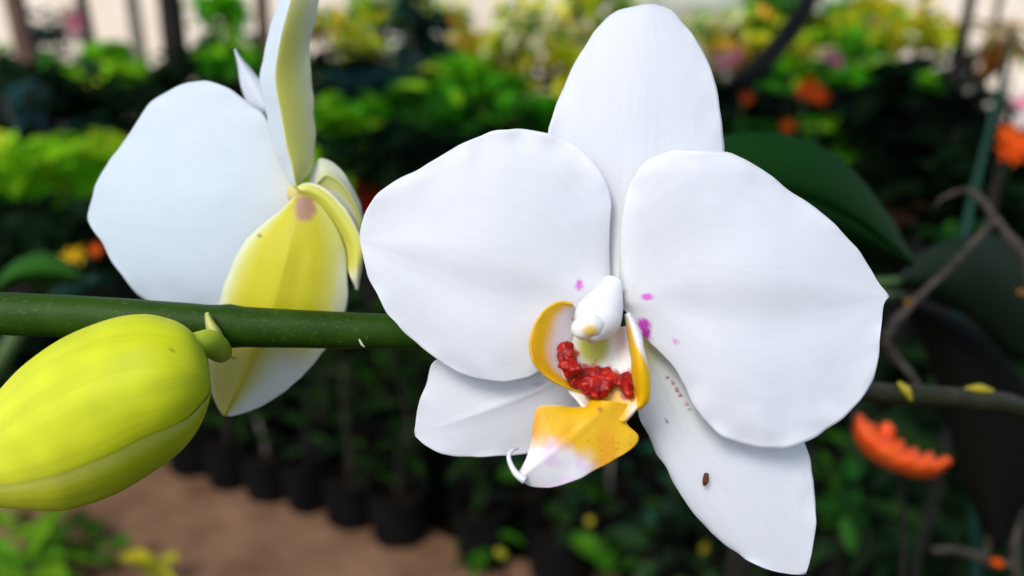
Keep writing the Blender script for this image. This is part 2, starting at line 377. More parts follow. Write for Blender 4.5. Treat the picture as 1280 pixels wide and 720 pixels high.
# ------------------------------------------------------------------ shrubs and trees further back
PAL = {
 'green': [(0.065, 0.435, 0.01), (0.152, 0.653, 0.014), (0.033, 0.174, 0.01), (0.391, 0.85, 0.018)],
 'bright': [(0.207, 0.655, 0.012), (0.414, 0.85, 0.018), (0.086, 0.414, 0.01), (0.69, 0.85, 0.036)],
 'dappled_croton': [(0.58, 0.718, 0.018), (0.248, 0.607, 0.014), (0.85, 0.828, 0.024), (0.055, 0.248, 0.01), (0.85, 0.469, 0.036), (0.138, 0.469, 0.014), (0.85, 0.85, 0.36), (0.85, 0.82, 0.45), (0.8, 0.72, 0.05)],  # croton leaf colours; the closing pale tones paint bright dapples on them
 'yellow': [(0.85, 0.744, 0.024), (0.624, 0.672, 0.024), (0.85, 0.6, 0.036), (0.288, 0.528, 0.024)],
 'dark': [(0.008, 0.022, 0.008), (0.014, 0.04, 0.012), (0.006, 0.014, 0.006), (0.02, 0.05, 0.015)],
 'teal': [(0.015, 0.06, 0.06), (0.03, 0.10, 0.10), (0.01, 0.03, 0.03), (0.02, 0.08, 0.03)],
 'orange': [(0.6, 0.2, 0.03), (0.5, 0.3, 0.05), (0.35, 0.32, 0.03), (0.7, 0.4, 0.2)],
 'dim': [(0.015, 0.09, 0.012), (0.03, 0.13, 0.015), (0.01, 0.05, 0.01)],
 'brown': [(0.10, 0.045, 0.02), (0.05, 0.03, 0.015), (0.02, 0.03, 0.01)],
}
def crown_mesh(c, rx, ry, rz, n, L, W, pal, rnd, clumps=9):
    V, Fa, K = [], [], []
    cl = []
    for _ in range(clumps):
        while True:
            v = Vector((rnd.uniform(-1, 1), rnd.uniform(-1, 1), rnd.uniform(-1, 1)))
            if .25 < v.length < 1: break
        cl.append((v, rnd.uniform(.25, .5), rnd.choice(pal)))
    for _ in range(n):
        cc, cr, ck = rnd.choice(cl)
        v = cc + Vector((rnd.gauss(0, 1), rnd.gauss(0, 1), rnd.gauss(0, 1))) * cr * .6
        p = Vector((c[0] + v.x * rx, c[1] + v.y * ry, c[2] + v.z * rz))
        q = Matrix.Rotation(rnd.uniform(0, 6.28), 3, 'Z') @ Matrix.Rotation(rnd.uniform(-.5, 1.0), 3, 'Y') @ Matrix.Rotation(rnd.uniform(-.6, .6), 3, 'X')
        s = rnd.uniform(.7, 1.3); l, wd = L * s, W * s
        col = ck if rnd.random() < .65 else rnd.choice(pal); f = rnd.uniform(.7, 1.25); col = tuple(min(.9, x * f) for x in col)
        o = len(V)
        for a in ((0, 0, 0), (l * .35, -wd / 2, wd * .18), (l * .4, 0, 0), (l * .35, wd / 2, wd * .18), (l * .75, -wd * .32, wd * .05), (l * .75, wd * .32, wd * .05), (l, 0, -l * .15)):
            V.append(p + q @ Vector(a)); K.append(col)
        Fa += [(o, o + 2, o + 1), (o, o + 3, o + 2), (o + 1, o + 2, o + 4), (o + 2, o + 3, o + 5), (o + 2, o + 6, o + 4), (o + 2, o + 5, o + 6)]
    return V, Fa, K
def shrub(px, py, d, rpx, rpy, pal, label, n=260, L=0.10, W=0.05, name='shrub', cat='shrub', group=None, clumps=9, extra=None, seed=0, stem_m=None):
    rnd = random.Random(seed * 77 + int(px) * 3 + int(py)); c = P(px, py, d); rx, rz = rpx * d / F, rpy * d / F
    base = Vector((c.x + rnd.uniform(-.1, .1), c.y, 0.0))
    r = empty(name, base, label=label, cat=cat, group=group)
    V, Fa, K = crown_mesh(c, rx, min(rx, .5), rz, n, L, W, PAL[pal] if isinstance(pal, str) else pal, rnd, clumps)
    link('crown', V, Fa, M_foliage, r, cols=K)
    for i in range(3):
        a = 2.1 * i; top = Vector((c.x + math.cos(a) * rx * .5, c.y + math.sin(a) * .12, c.z + rz * .3))
        pts = catmull([base + Vector((math.cos(a) * .03, math.sin(a) * .03, 0)), base.lerp(top, .5) + Vector((0, 0, -.05)), top], 8)
        V, Fa = tube(pts, [(0.016 - .011 * k / 7) * min(1, d / 2.4) for k in range(8)], 6); link('stem', V, Fa, stem_m or (M_bark if d > 2.2 else M_bark_dark), r)
    if extra:
        m, k, spec_name, sz = extra
        for i in range(k):
            blossom(r, c + Vector((rnd.uniform(-.7, .7) * rx, -min(rx, .5) * .8, rnd.uniform(-.7, .7) * rz)), m, spec_name, sz, rnd)
    return r
def blossom_mesh(m, k=5):
    key = ('blossom', m.name)
    if key in LEAF: return LEAF[key]
    V, Fa = [], []
    for j in range(k):
        q = Matrix.Rotation(2 * math.pi * j / k, 3, 'Z'); o = len(V)
        for a in ((0, 0, 0), (.45, -.28, .12), (.5, 0, .06), (.45, .28, .12), (1, 0, .22)): V.append(q @ Vector(a))
        Fa += [(o, o + 1, o + 2), (o, o + 2, o + 3), (o + 1, o + 4, o + 2), (o + 2, o + 4, o + 3)]
    me = bpy.data.meshes.new('blossom'); me.from_pydata([tuple(v) for v in V], [], Fa); me.polygons.foreach_set('use_smooth', [True] * len(me.polygons)); me.materials.append(m); me.update()
    LEAF[key] = me; return me
def blossom(root, p, m, nm, sz, rnd):
    return inst(nm, blossom_mesh(m), root, p - wpos(root), (R(60) + rnd.uniform(-.6, .6), rnd.uniform(-.5, .5), rnd.uniform(-.6, .6)), sz)

S = [
 (70, 195, 2.3, 62, 42, 'bright', 'bright green broad-leaved shrub left of the rear white orchid flower', 150, .15, .085),
 (18, 150, 3.2, 45, 60, 'dark', 'dark shrub at the left edge beneath the brown trunk', 260, .12, .06),
 (90, 128, 3.0, 60, 42, 'dark', 'blackish shrub under the pale gap between the trunks', 300, .12, .06),
 (150, 96, 4.6, 34, 22, 'bright', 'small light green shrub at the foot of the pale thin trunk', 140, .11, .06),
 (70, 86, 5.2, 60, 14, 'green', 'low green shrub lining the pale yard at the upper left', 180, .11, .06),
 (140, 70, 5.6, 22, 20, 'bright', 'light green shrub in the pale yard between the two thin trunks', 110, .12, .06),
 (60, 40, 6.5, 26, 16, 'teal', 'blue-green shrub in the pale yard right of the reddish trunk', 90, .14, .06),
 (272, 45, 4.4, 30, 60, 'green', 'tall green shrub between the black trunk and the standing white sepal', 240, .13, .06),
 (240, 110, 3.2, 60, 38, 'dark', 'dark shrub behind the top of the rear flower petal', 300, .12, .06),
 (312, 92, 3.6, 34, 40, 'green', 'green shrub just left of the standing white and yellow sepal', 240, .12, .06),
 (418, 178, 2.2, 30, 40, 'bright', 'bright green shrub right of the standing white and yellow sepal', 110, .14, .085),
 (403, 125, 3.0, 18, 60, 'dark', 'narrow dark shrub against the right side of the standing sepal', 170, .10, .05),
 (450, 30, 4.6, 48, 34, 'dappled_croton', 'yellow green shrub under the pale light at the top left of centre', 170, .12, .06),
 (470, 82, 3.4, 46, 14, 'dark', 'dark shrub below the yellow green one, left of the pink gap', 110, .11, .05),
 (518, 40, 3.1, 14, 60, 'teal', 'dark blue-green upright shrub at the top, left of the white glint', 110, .16, .035),
 (470, 122, 2.8, 42, 22, 'teal', 'blue-green long-leaved plant above the dark gap behind the flowers', 130, .17, .04),
 (540, 150, 2.6, 50, 40, 'green', 'leafy green shrub above the left front petal', 220, .12, .055),
 (600, 115, 2.9, 50, 30, 'bright', 'light green shrub left of the topmost white sepal', 260, .11, .055),
 (655, 150, 2.5, 46, 34, 'green', 'green shrub touching the left side of the topmost white sepal', 180, .12, .055),
 (660, 60, 3.6, 62, 52, 'dappled_croton', 'yellow and orange leaved shrub left of the top of the tallest sepal', 340, .11, .05),
 (735, 20, 3.9, 60, 40, 'dappled_croton', 'yellow green shrub above the tip of the tallest white sepal', 260, .11, .05),
 (455, 150, 2.7, 40, 22, 'green', 'green shrub between the standing sepal and the left front petal', 120, .13, .06),
 (590, 60, 3.8, 34, 20, 'yellow', 'yellow leaved shrub at the top, left of the tallest sepal', 70, .12, .06),
 (25, 215, 2.1, 34, 36, 'bright', 'light green shrub at the left edge below the dark band', 70, .15, .085),
 (408, 28, 5.0, 26, 26, 'dappled_croton', 'small yellow green shrub just right of the standing sepal at the top', 90, .12, .06),
 (485, 12, 5.2, 34, 18, 'bright', 'lime green foliage at the top edge left of the blue-green shrub', 90, .12, .06),
 (560, 18, 5.0, 26, 14, 'dappled_croton', 'small yellow and green shrub at the top edge right of the blue-green shrub', 70, .12, .06),
 (32, 118, 2.6, 10, 14, 'teal', 'small blue-green leaf clump added as a glint in the dark band at the left edge', 12, .10, .05),  # leaves standing in for a blue-green glint
 (104, 150, 2.4, 16, 10, 'teal', 'small blue-green leaf clump above the bright broad-leaved shrub', 12, .11, .05),
 (1075, 190, 1.7, 22, 12, 'green', 'small green leaf clump above the arching edge of the large leaf', 16, .09, .045),
 (1125, 268, 1.5, 22, 14, 'brown', 'brownish leaf clump right of the large glossy leaf', 16, .08, .04),
 (1182, 292, 1.3, 14, 9, 'dim', 'small dim green leaf clump under the arching dry twig', 10, .06, .03),
 (1010, 150, 1.8, 40, 14, 'green', 'thin green leaves between the orange blossoms', 18, .09, .03),
 (400, 490, 2.15, 22, 18, 'dim', 'dim green leaf clump under the green stem right of the rear flower', 14, .07, .035),
 (492, 470, 2.15, 22, 30, 'brown', 'rusty brown leaf clump under the end of the green stem', 20, .07, .03),
 (1050, 620, 1.1, 26, 50, 'dim', 'green leaf clump right of the lower right sepal', 22, .05, .025),
 (960, 680, 1.15, 200, 40, 'dark', 'dark low plants behind the tip of the lower right sepal', 120, .06, .03),
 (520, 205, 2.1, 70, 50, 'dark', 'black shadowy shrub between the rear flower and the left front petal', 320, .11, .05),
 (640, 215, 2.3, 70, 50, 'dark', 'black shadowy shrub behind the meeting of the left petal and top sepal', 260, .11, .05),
 (905, 45, 3.6, 52, 42, 'dappled_croton', 'yellow flowering shrub right of the tallest white sepal', 260, .11, .05),
 (985, 95, 3.1, 26, 26, 'green', 'small green shrub under the slanting dark branch', 120, .11, .055),
 (1040, 70, 3.3, 76, 50, 'dappled_croton', 'lime green shrub with orange leaf tips right of the slanting branch', 620, .11, .055),
 (1085, 110, 2.9, 60, 24, 'green', 'low green shrub just above the dark leaves at the upper right', 220, .11, .055),
 (960, 20, 4.4, 50, 40, 'green', 'green shrub behind the slanting dark trunk at the top', 240, .12, .06),
 (1090, 30, 4.2, 50, 30, 'yellow', 'yellow leaved shrub left of the thin dark trunk at the upper right', 190, .12, .06),
 (1165, 42, 4.4, 36, 20, 'yellow', 'small bright yellow shrub between the two thin trunks', 100, .13, .07),
 (1255, 62, 4.0, 34, 32, 'orange', 'sparse orange tinged shrub at the upper right edge', 70, .12, .05),
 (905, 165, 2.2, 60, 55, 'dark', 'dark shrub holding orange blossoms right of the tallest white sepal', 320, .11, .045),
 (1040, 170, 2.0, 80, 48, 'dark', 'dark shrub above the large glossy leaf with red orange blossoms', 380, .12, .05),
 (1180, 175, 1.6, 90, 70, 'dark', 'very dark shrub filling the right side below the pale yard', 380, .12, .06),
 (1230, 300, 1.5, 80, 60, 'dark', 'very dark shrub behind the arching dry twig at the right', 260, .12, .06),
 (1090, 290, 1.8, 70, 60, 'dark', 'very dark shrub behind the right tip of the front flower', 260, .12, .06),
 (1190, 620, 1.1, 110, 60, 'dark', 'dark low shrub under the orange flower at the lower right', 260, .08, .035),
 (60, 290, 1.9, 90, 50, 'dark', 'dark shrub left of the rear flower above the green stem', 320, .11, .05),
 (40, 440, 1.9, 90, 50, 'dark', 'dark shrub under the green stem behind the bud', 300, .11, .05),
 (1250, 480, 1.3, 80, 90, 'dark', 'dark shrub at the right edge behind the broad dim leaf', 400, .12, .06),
]
for i, (px, py, d, rx, ry, pal, lb, n, L, W) in enumerate(S):
    shrub(px, py, d, rx, ry, pal, lb, n, L, W, seed=i)

# blossoming plants: each a stalk with its flowers and a few leaves
def flower_plant(px, py, d, m, sz, k, label, sp=10, leaves=5, lm=None, nm='blossom', name='flowering_plant', bx=None):
    rnd = random.Random(int(px * 7 + py)); c = P(px, py, d); base = Vector((c.x + rnd.uniform(-.05, .05) + (bx or 0), c.y + .06, 0))
    r = empty(name, base, label=label, cat='flower')
    pts = catmull([base, base.lerp(c, .55) + Vector((.02 - .3 * abs(bx or 0) * (1 if (bx or 0) < 0 else -1), .02, 0)), c + Vector((0, .012, -.01))], 10)
    link('stem', *tube(pts, [.0045 - .002 * i / 9 for i in range(10)], 7), M_bark_dark if d < 1.5 else M_greenstem, r)
    for i in range(k):
        blossom(r, c + Vector((rnd.uniform(-sp, sp) * d / F, rnd.uniform(-.01, .01), rnd.uniform(-sp, sp) * d / F * .6)), m, nm, sz, rnd)
    for i in range(leaves):
        p = pts[4 + i % 5]
        inst('leaf', rnd.choice(leaf_kinds(lm or M_leaf_dark)), r, p - base, (rnd.uniform(-.4, .4), rnd.uniform(-.6, .2), i * 2.4), rnd.uniform(.8, 1.4))
    return r
flower_plant(1008, 113, 1.7, M_orange, .022, 4, 'red orange blossoms standing above the large glossy leaf', 20)
flower_plant(929, 121, 1.9, M_orange, .020, 2, 'small red orange blossom close to the edge of the tallest white sepal', 6)
flower_plant(984, 157, 1.7, M_orange, .020, 2, 'small orange blossom touching the top of the large glossy leaf', 7)
flower_plant(906, 76, 2.6, M_pinkflower, .035, 4, 'pink blossoms beside the upper right edge of the tallest white sepal', 14)
flower_plant(1034, 72, 2.7, M_pinkflower, .030, 3, 'pale pink blossoms among the lime green shrub', 14)
flower_plant(90, 25, 4.8, M_pinkflower, .07, 4, 'pink blossoms in front of the pale house at the upper left', 14)
flower_plant(226, 25, 4.8, M_pinkflower, .06, 3, 'pink blossoms just right of the black trunk', 8)
flower_plant(86, 320, 0.9, M_yellowflower, .012, 3, 'orange yellow blossom above the green stem at the left', 8, 3, bx=-.9)
flower_plant(122, 311, 1.0, M_orange, .010, 2, 'small red blossom touching the rear flower petal on its left', 8, 2, bx=-1.0)
flower_plant(1264, 180, 0.70, M_orange, .013, 6, 'cluster of orange blossoms at the right edge beside the slanting stalk', 22, 4)
flower_plant(1276, 128, 0.78, M_pinkflower, .012, 2, 'small pink blossom at the right edge above the orange blossom', 6, 2)
flower_plant(625, 690, 1.25, M_leaf_yellow, .008, 2, 'small yellow flower low on the ground below the orange lip', 4, 3, M_leaf_mid)
flower_plant(735, 652, 1.35, M_leaf_yellow, .008, 2, 'tiny yellow flower in the weeds right of the lip tip', 4, 3, M_leaf_mid)
flower_plant(878, 682, 1.2, M_leaf_yellow, .008, 2, 'tiny yellow flower at the edge of the lower right sepal', 4, 3, M_leaf_mid)

# red pot with a dark plant
rp = G(460, 400); c = P(463, 224, 2.15)
r = empty('red_pot', (c.x, c.y, 0), label='red plastic flower pot on a black post behind the two white flowers', cat='flower pot')
def lathe(prof, n=24): 
    V, Fa = [], []
    for rr, z in prof:
        for j in range(n): V.append(Vector((rr * math.cos(2 * math.pi * j / n), rr * math.sin(2 * math.pi * j / n), z)))
    for k in range(len(prof) - 1):
        for j in range(n): Fa.append((k * n + j, k * n + (j + 1) % n, (k + 1) * n + (j + 1) % n, (k + 1) * n + j))
    return V, Fa
off = Vector((c.x, c.y, c.z - .085))
V, Fa = lathe([(0, 0), (.032, 0), (.042, .07), (.050, .07), (.052, .09), (.045, .09), (.042, .07)]); link('pot_body', [v + off for v in V], Fa, M_redpot, r)
V, Fa = tube([Vector((c.x, c.y, 0)), off], [.03, .03], 10); link('post', V, Fa, M_bark_dark, r)
V, Fa, K = crown_mesh(off + Vector((0, 0, .16)), .07, .07, .06, 60, .07, .025, PAL['dark'], rnd, 6); link('foliage', V, Fa, M_foliage, r, cols=K)

# big black pots in the yard, each with a shrub
rnd = random.Random(11)
for i, (px, py) in enumerate([(20, 196), (62, 190), (104, 186), (395, 190), (440, 186), (500, 182), (560, 180), (620, 180), (690, 178), (930, 178), (1010, 176), (1100, 176), (1190, 176)]):
    g = G(px, py); r = empty('black_pot', (g.x, g.y, .004), label='large black pot with leafy plant before the pale yard, %s from the left' % ORD[i], cat='flower pot', group='large black pots')
    V, Fa = lathe([(0, 0), (.17, 0), (.21, .36), (.225, .36), (.23, .40), (.20, .40), (.19, .34), (0, .34)], 18); link('pot_body', [v + g for v in V], Fa, M_bag, r)
    V, Fa, K = crown_mesh(g + Vector((0, 0, .62)), .3, .3, .24, 130, .2, .08, PAL[rnd.choice(('dark', 'green', 'dark'))], rnd, 7); link('foliage', V, Fa, M_foliage, r, cols=K)

# trees: trunk with limbs, crown above the picture
def tree(px, d, wpx, m, label, lean=0.0, crown_n=260, h=4.2, pal='green'):
    rnd = random.Random(int(px)); c = P(px, 20, d); rad = wpx * d / F / 2
    base = Vector((c.x - lean * .3, c.y, 0)); r = empty('tree', base, label=label, cat='tree')
    pts = [base + Vector((lean * z / 3.0 + .02 * math.sin(z * 2.2 + px), .02 * math.cos(z * 1.7), z)) for z in [h * k / 14 for k in range(15)]]
    vf = [tube(pts, [rad * (1.25 - .5 * k / 14) for k in range(15)], 12)]
    top = pts[-1]
    for k in range(5):
        a = k * 1.3; s = pts[9 + k]; e = s + Vector((math.cos(a) * .9, math.sin(a) * .9, .8))
        vf.append(tube(catmull([s, s.lerp(e, .5) + Vector((0, 0, .12)), e], 7), [rad * (.45 - .05 * q) for q in range(7)], 7))
    link('trunk', *join(*vf), m, r)
    V, Fa, K = crown_mesh(top + Vector((0, 0, .3)), 1.3, 1.3, .75, crown_n, .22, .1, PAL[pal], rnd, 14); link('crown', V, Fa, M_foliage, r, cols=K)
    return r
tree(27, 4.6, 22, M_bark_red, 'tree with reddish brown trunk at the far upper left')
tree(108, 6.2, 13, M_bark, 'tree with thin grey trunk between the pink blossoms and the pale trunk')
tree(172, 5.0, 15, M_bark_pale, 'tree with pale thin trunk left of the black trunk')
tree(212, 4.2, 27, M_bark_dark, 'tree with thick black trunk above the rear flower', pal='dark')
tree(330, 6.0, 16, M_bark_red, 'tree with brownish trunk just left of the standing sepal')
tree(1150, 4.6, 10, M_bark_dark, 'tree with thin dark trunk left of the bare pale gap at the upper right', .05)
tree(1205, 4.0, 12, M_bark_dark, 'tree with thin dark trunk nearest the upper right corner', -.05)
tree(1245, 5.0, 7, M_bark, 'slender young tree at the upper right corner', .08)

# slanting dark branch of a leaning tree
a0 = P(1040, -60, 2.5); a1 = P(1000, 20, 2.45); a2 = P(955, 78, 2.4); a3 = P(905, 125, 2.35)
b = Vector((a3.x - .45, a3.y - .05, 0)); r = empty('leaning_tree', b, label='dark leaning tree whose slanting trunk crosses the yellow shrubs right of the tallest sepal', cat='tree')
pts = catmull([b, b.lerp(a3, .6) + Vector((-.06, 0, .02)), a3, a2, a1, a0, a0 + Vector((.35, .1, .6))], 26)
link('trunk', *tube(pts, [.042 - .016 * i / 25 for i in range(26)], 12), M_bark_dark, r)
V, Fa, K = crown_mesh(Vector((.3, 1.1, 2.6)), 2.3, .75, .3, 3600, .17, .085, PAL['dark'], rnd, 40); link('crown', V, Fa, M_foliage, r, cols=K)  # oversized unseen crown, added overhead to shade the planting rows
for ex, ey in ((-1.4, 1.0), (-.9, 1.8), (1.6, 1.0), (1.9, 1.8), (.4, .9)):
    e = Vector((ex, ey, 2.6)); link('limb', *tube(catmull([pts[-1], pts[-1].lerp(e, .5) + Vector((0, 0, .1)), e], 9), [.025 - .002 * i for i in range(9)], 7), M_bark_dark, r)

# ------------------------------------------------------------------ grid sheets shaped by two edges
def petal(name, Lp, Rp, df, cf, parent, m, nr=64, nc=56, th=0.00022, ruf=.9, mid=None, edge_wave=0.0, smooth_tip=0.0):
    A = catmull(Lp, nr); B = catmull(Rp, nr); Mi = catmull(mid, nr) if mid else None
    V, K, U, Fa = [], [], [], []
    for i in range(nr):
        t = i / (nr - 1)
        for j in range(nc):
            s = -1 + 2 * j / (nc - 1)
            if Mi:
                a, b, q = A[i], B[i], Mi[i]
                p = q + (b - a) * 0.5 * s + ((a + b) * .5 - q) * s * s
            else: p = A[i].lerp(B[i], (s + 1) / 2)
            ew = abs(s) ** 6 * ss(.12, .3, t) * (1 - ss(.9, 1, t)); kx = nz3(p.x, p.y, .045, 60); ky = nz3(p.x, p.y, .045, 70)
            V.append(P(p.x + 1.8 * ew * kx, p.y + 1.8 * ew * ky, (df(t, s, p.x, p.y) + ruf * ew * nz3(p.x, p.y, .03, 80)) / 1000.0)); K.append(cf(t, s, p.x, p.y)); U.append((s * .5 + .5, t))
    for i in range(nr - 1):
        for j in range(nc - 1): Fa.append((i * nc + j, i * nc + j + 1, (i + 1) * nc + j + 1, (i + 1) * nc + j))
    o = link(name, V, Fa, m, parent, K, U)
    if th:
        md = o.modifiers.new('thickness', 'SOLIDIFY'); md.thickness = th; md.offset = 0.0; md.use_quality_normals = True
    return o
def nz3(x, y, s, seed=0.0): return noise.noise(Vector((x * s, y * s, seed)))

# ------------------------------------------------------------------ the orchid
orchid = empty('orchid_plant', P(280, 405, .160), label='white moth orchid spray with two open flowers and a yellow-green bud on a green stem', cat='orchid')
# flower stem, bud end at the left, older woody end at the right
st_px = [(-60, 390), (0, 392), (120, 397), (270, 407), (400, 412), (520, 416), (700, 428), (900, 458), (1085, 489), (1140, 494), (1215, 500), (1290, 520), (1420, 640), (1500, 900)]
st_d = [.158, .159, .160, .161, .163, .166, .178, .200, .232, .240, .252, .268, .300, .36]
st_r = [27, 26.5, 26, 24, 21.5, 20, 17, 15, 13, 13, 13.5, 14, 15, 16]
pts = catmull([(p[0], p[1], d * 2000) for p, d in zip(st_px, st_d)], 120); rr = catmull([(i * 10., r, 0) for i, r in enumerate(st_r)], 120)
P3, RR, KK = [], [], []
for i, p in enumerate(pts):
    P3.append(P(p.x, p.y, p.z / 2000)); k = 1 + .025 * nz3(p.x, 3, .02, 5) + .012 * nz3(p.x, 3, .07, 9) + .12 * gauss(p.x - 285, 14) + .16 * gauss(p.x - 1138, 9) + .14 * gauss(p.x - 1220, 9)
    RR.append(rr[i].y * p.z / 2000 / F * k)
    f = ss(520, 1000, p.x); KK += [mix((0.022, 0.058, 0.003), (0.026, 0.025, 0.012), f)] * 18
V, Fa = tube(P3, RR, 18); link('stem', V, Fa, M_stem, orchid, KK)
for x, y, d in ((1133, 489, .238), (1228, 495, .254)):
    n0 = [(x - 10, y - 11), (x, y), (x + 6, y + 12)] if x < 1200 else [(x - 22, y - 9), (x - 4, y - 9), (x + 14, y - 6)]
    V, Fa = ptube(n0, [d - .0035] * 3, [2, 6, 2], 10, 8); link('bract', V, Fa, M_bud, orchid, [(0.36, 0.30, 0.02)] * len(V))
V, Fa = ptube([(449, 424), (452, 430), (456, 434)], [.158, .1575, .157], [1.0, 1.6, .5], 8, 6); link('fibre', V, Fa, M_petal, orchid, [(.55, .5, .4)] * len(V))

def petal_noise(px, py, a=0.35, seed=0): return a * .8 * nz3(px, py, .008, seed) + a * .12 * nz3(px, py, .03, seed + 3)

# ---- front flower
ff = empty('flower', P(768, 385, .150), orchid); tag(ff, 'fully open white flower facing the camera with orange and red lip')
WHITE = (0.80, 0.80, 0.835)
def spots(base, px, py, lst):
    c = base
    for x, y, rx, ry, k in lst:
        dx, dy = (px - x) / rx, (py - y) / ry; q = dx * dx + dy * dy + .5 * nz3(px, py, .22, x)
        c = mix(c, k, 1 - ss(.25, 1.35, q))
    return c
MAG = (0.55, 0.02, 0.42)
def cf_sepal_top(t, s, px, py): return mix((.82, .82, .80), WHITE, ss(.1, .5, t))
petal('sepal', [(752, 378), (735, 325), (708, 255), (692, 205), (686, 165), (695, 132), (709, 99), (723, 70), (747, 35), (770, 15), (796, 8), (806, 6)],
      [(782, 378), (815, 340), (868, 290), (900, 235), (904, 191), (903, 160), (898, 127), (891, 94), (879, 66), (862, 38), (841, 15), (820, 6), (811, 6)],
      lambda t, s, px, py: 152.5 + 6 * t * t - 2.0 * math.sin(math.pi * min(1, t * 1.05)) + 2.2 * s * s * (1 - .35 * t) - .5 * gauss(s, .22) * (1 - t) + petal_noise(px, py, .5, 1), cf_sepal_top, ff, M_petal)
LSP = [(724, 356, 5, 8, (.78, .16, .62))]
def cf_lp(t, s, px, py):
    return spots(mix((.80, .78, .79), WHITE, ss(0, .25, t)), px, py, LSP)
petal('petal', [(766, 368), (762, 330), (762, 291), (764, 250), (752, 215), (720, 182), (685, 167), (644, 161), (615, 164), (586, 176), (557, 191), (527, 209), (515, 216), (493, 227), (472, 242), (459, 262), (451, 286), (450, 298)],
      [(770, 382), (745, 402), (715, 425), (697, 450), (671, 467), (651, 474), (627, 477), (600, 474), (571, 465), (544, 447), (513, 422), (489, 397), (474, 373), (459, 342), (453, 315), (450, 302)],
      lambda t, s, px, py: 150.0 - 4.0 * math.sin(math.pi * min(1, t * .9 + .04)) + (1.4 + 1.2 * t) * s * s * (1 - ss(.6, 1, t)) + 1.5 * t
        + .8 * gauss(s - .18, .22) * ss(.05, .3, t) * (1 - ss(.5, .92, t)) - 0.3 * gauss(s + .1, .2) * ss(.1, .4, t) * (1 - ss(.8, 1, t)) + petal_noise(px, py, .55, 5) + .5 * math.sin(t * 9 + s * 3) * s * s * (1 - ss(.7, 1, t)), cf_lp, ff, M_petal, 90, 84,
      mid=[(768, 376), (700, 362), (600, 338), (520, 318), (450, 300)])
RSP = [(809, 371, 9, 5, (.80, .14, .66)), (804, 405, 11, 8, MAG), (808, 417, 7, 12, (.35, .005, .25)), (845, 427, 4, 3.5, (.80, .25, .68))]
def cf_rp(t, s, px, py):
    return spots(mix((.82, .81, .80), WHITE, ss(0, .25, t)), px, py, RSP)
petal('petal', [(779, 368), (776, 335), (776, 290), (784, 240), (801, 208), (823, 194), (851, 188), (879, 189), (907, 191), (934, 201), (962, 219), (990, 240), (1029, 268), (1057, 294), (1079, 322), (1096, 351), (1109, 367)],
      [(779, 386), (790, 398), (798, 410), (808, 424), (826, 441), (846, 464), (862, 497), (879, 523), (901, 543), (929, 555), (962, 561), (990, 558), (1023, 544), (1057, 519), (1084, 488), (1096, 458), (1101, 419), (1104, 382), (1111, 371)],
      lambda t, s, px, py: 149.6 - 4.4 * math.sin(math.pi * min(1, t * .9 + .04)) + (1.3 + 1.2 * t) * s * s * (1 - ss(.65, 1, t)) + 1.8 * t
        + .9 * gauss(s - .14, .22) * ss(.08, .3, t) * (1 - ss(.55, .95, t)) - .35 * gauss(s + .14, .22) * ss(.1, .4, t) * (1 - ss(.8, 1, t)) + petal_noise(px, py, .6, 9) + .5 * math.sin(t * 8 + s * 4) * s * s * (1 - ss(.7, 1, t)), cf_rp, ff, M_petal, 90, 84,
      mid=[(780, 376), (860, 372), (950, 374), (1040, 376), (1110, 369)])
def cf_ls(t, s, px, py):
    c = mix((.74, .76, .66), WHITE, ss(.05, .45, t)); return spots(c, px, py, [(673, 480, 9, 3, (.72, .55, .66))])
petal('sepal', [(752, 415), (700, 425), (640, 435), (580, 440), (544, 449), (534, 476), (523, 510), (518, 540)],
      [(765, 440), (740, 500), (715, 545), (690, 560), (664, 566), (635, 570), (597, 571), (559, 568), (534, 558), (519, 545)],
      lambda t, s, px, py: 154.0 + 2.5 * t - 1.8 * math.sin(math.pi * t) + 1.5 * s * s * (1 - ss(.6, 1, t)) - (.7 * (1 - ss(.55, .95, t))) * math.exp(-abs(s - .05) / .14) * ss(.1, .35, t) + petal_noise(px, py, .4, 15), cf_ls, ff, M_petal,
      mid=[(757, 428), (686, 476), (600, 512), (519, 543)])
def cf_rs(t, s, px, py):
    c = mix((.66, .60, .22), (.78, .79, .74), ss(.06, .2, t)); c = mix(c, WHITE, ss(.2, .5, t))
    c = mix(c, (.62, .45, .06), .8 * gauss(s + .15, .3) * (1 - ss(.04, .2, t)))
    dots = [(834, 472, 2.4, 3, (.4, .10, .16)), (841, 479, 2.6, 3, (.4, .10, .16)), (846, 487, 2.6, 3.4, (.38, .08, .12)), (850, 494, 2.4, 3.4, (.38, .08, .12)), (858, 505, 2.2, 3, (.5, .2, .25)), (862, 512, 2, 2.4, (.6, .3, .35)), (833, 526, 2.6, 2.4, (.4, .12, .1))]
    return spots(c, px, py, dots)
petal('sepal', [(788, 408), (792, 450), (795, 490), (799, 518), (812, 548), (833, 586), (858, 628), (888, 664), (922, 692), (955, 710), (985, 717), (1000, 718)],
      [(805, 405), (860, 440), (930, 480), (985, 520), (1008, 561), (1015, 590), (1019, 624), (1019, 658), (1012, 700), (1007, 717)],
      lambda t, s, px, py: 154.0 + 1.5 * t - 2.2 * math.sin(math.pi * t * .9) + 1.8 * s * s * (1 - ss(.6, 1, t)) + .3 * (1 - ss(.5, .9, t)) * math.exp(-abs(s + .02) / .12) * ss(.1, .35, t) + petal_noise(px, py, .45, 21), cf_rs, ff, M_petal, 110, 84,
      mid=[(796, 406), (835, 500), (905, 615), (1003, 718)])

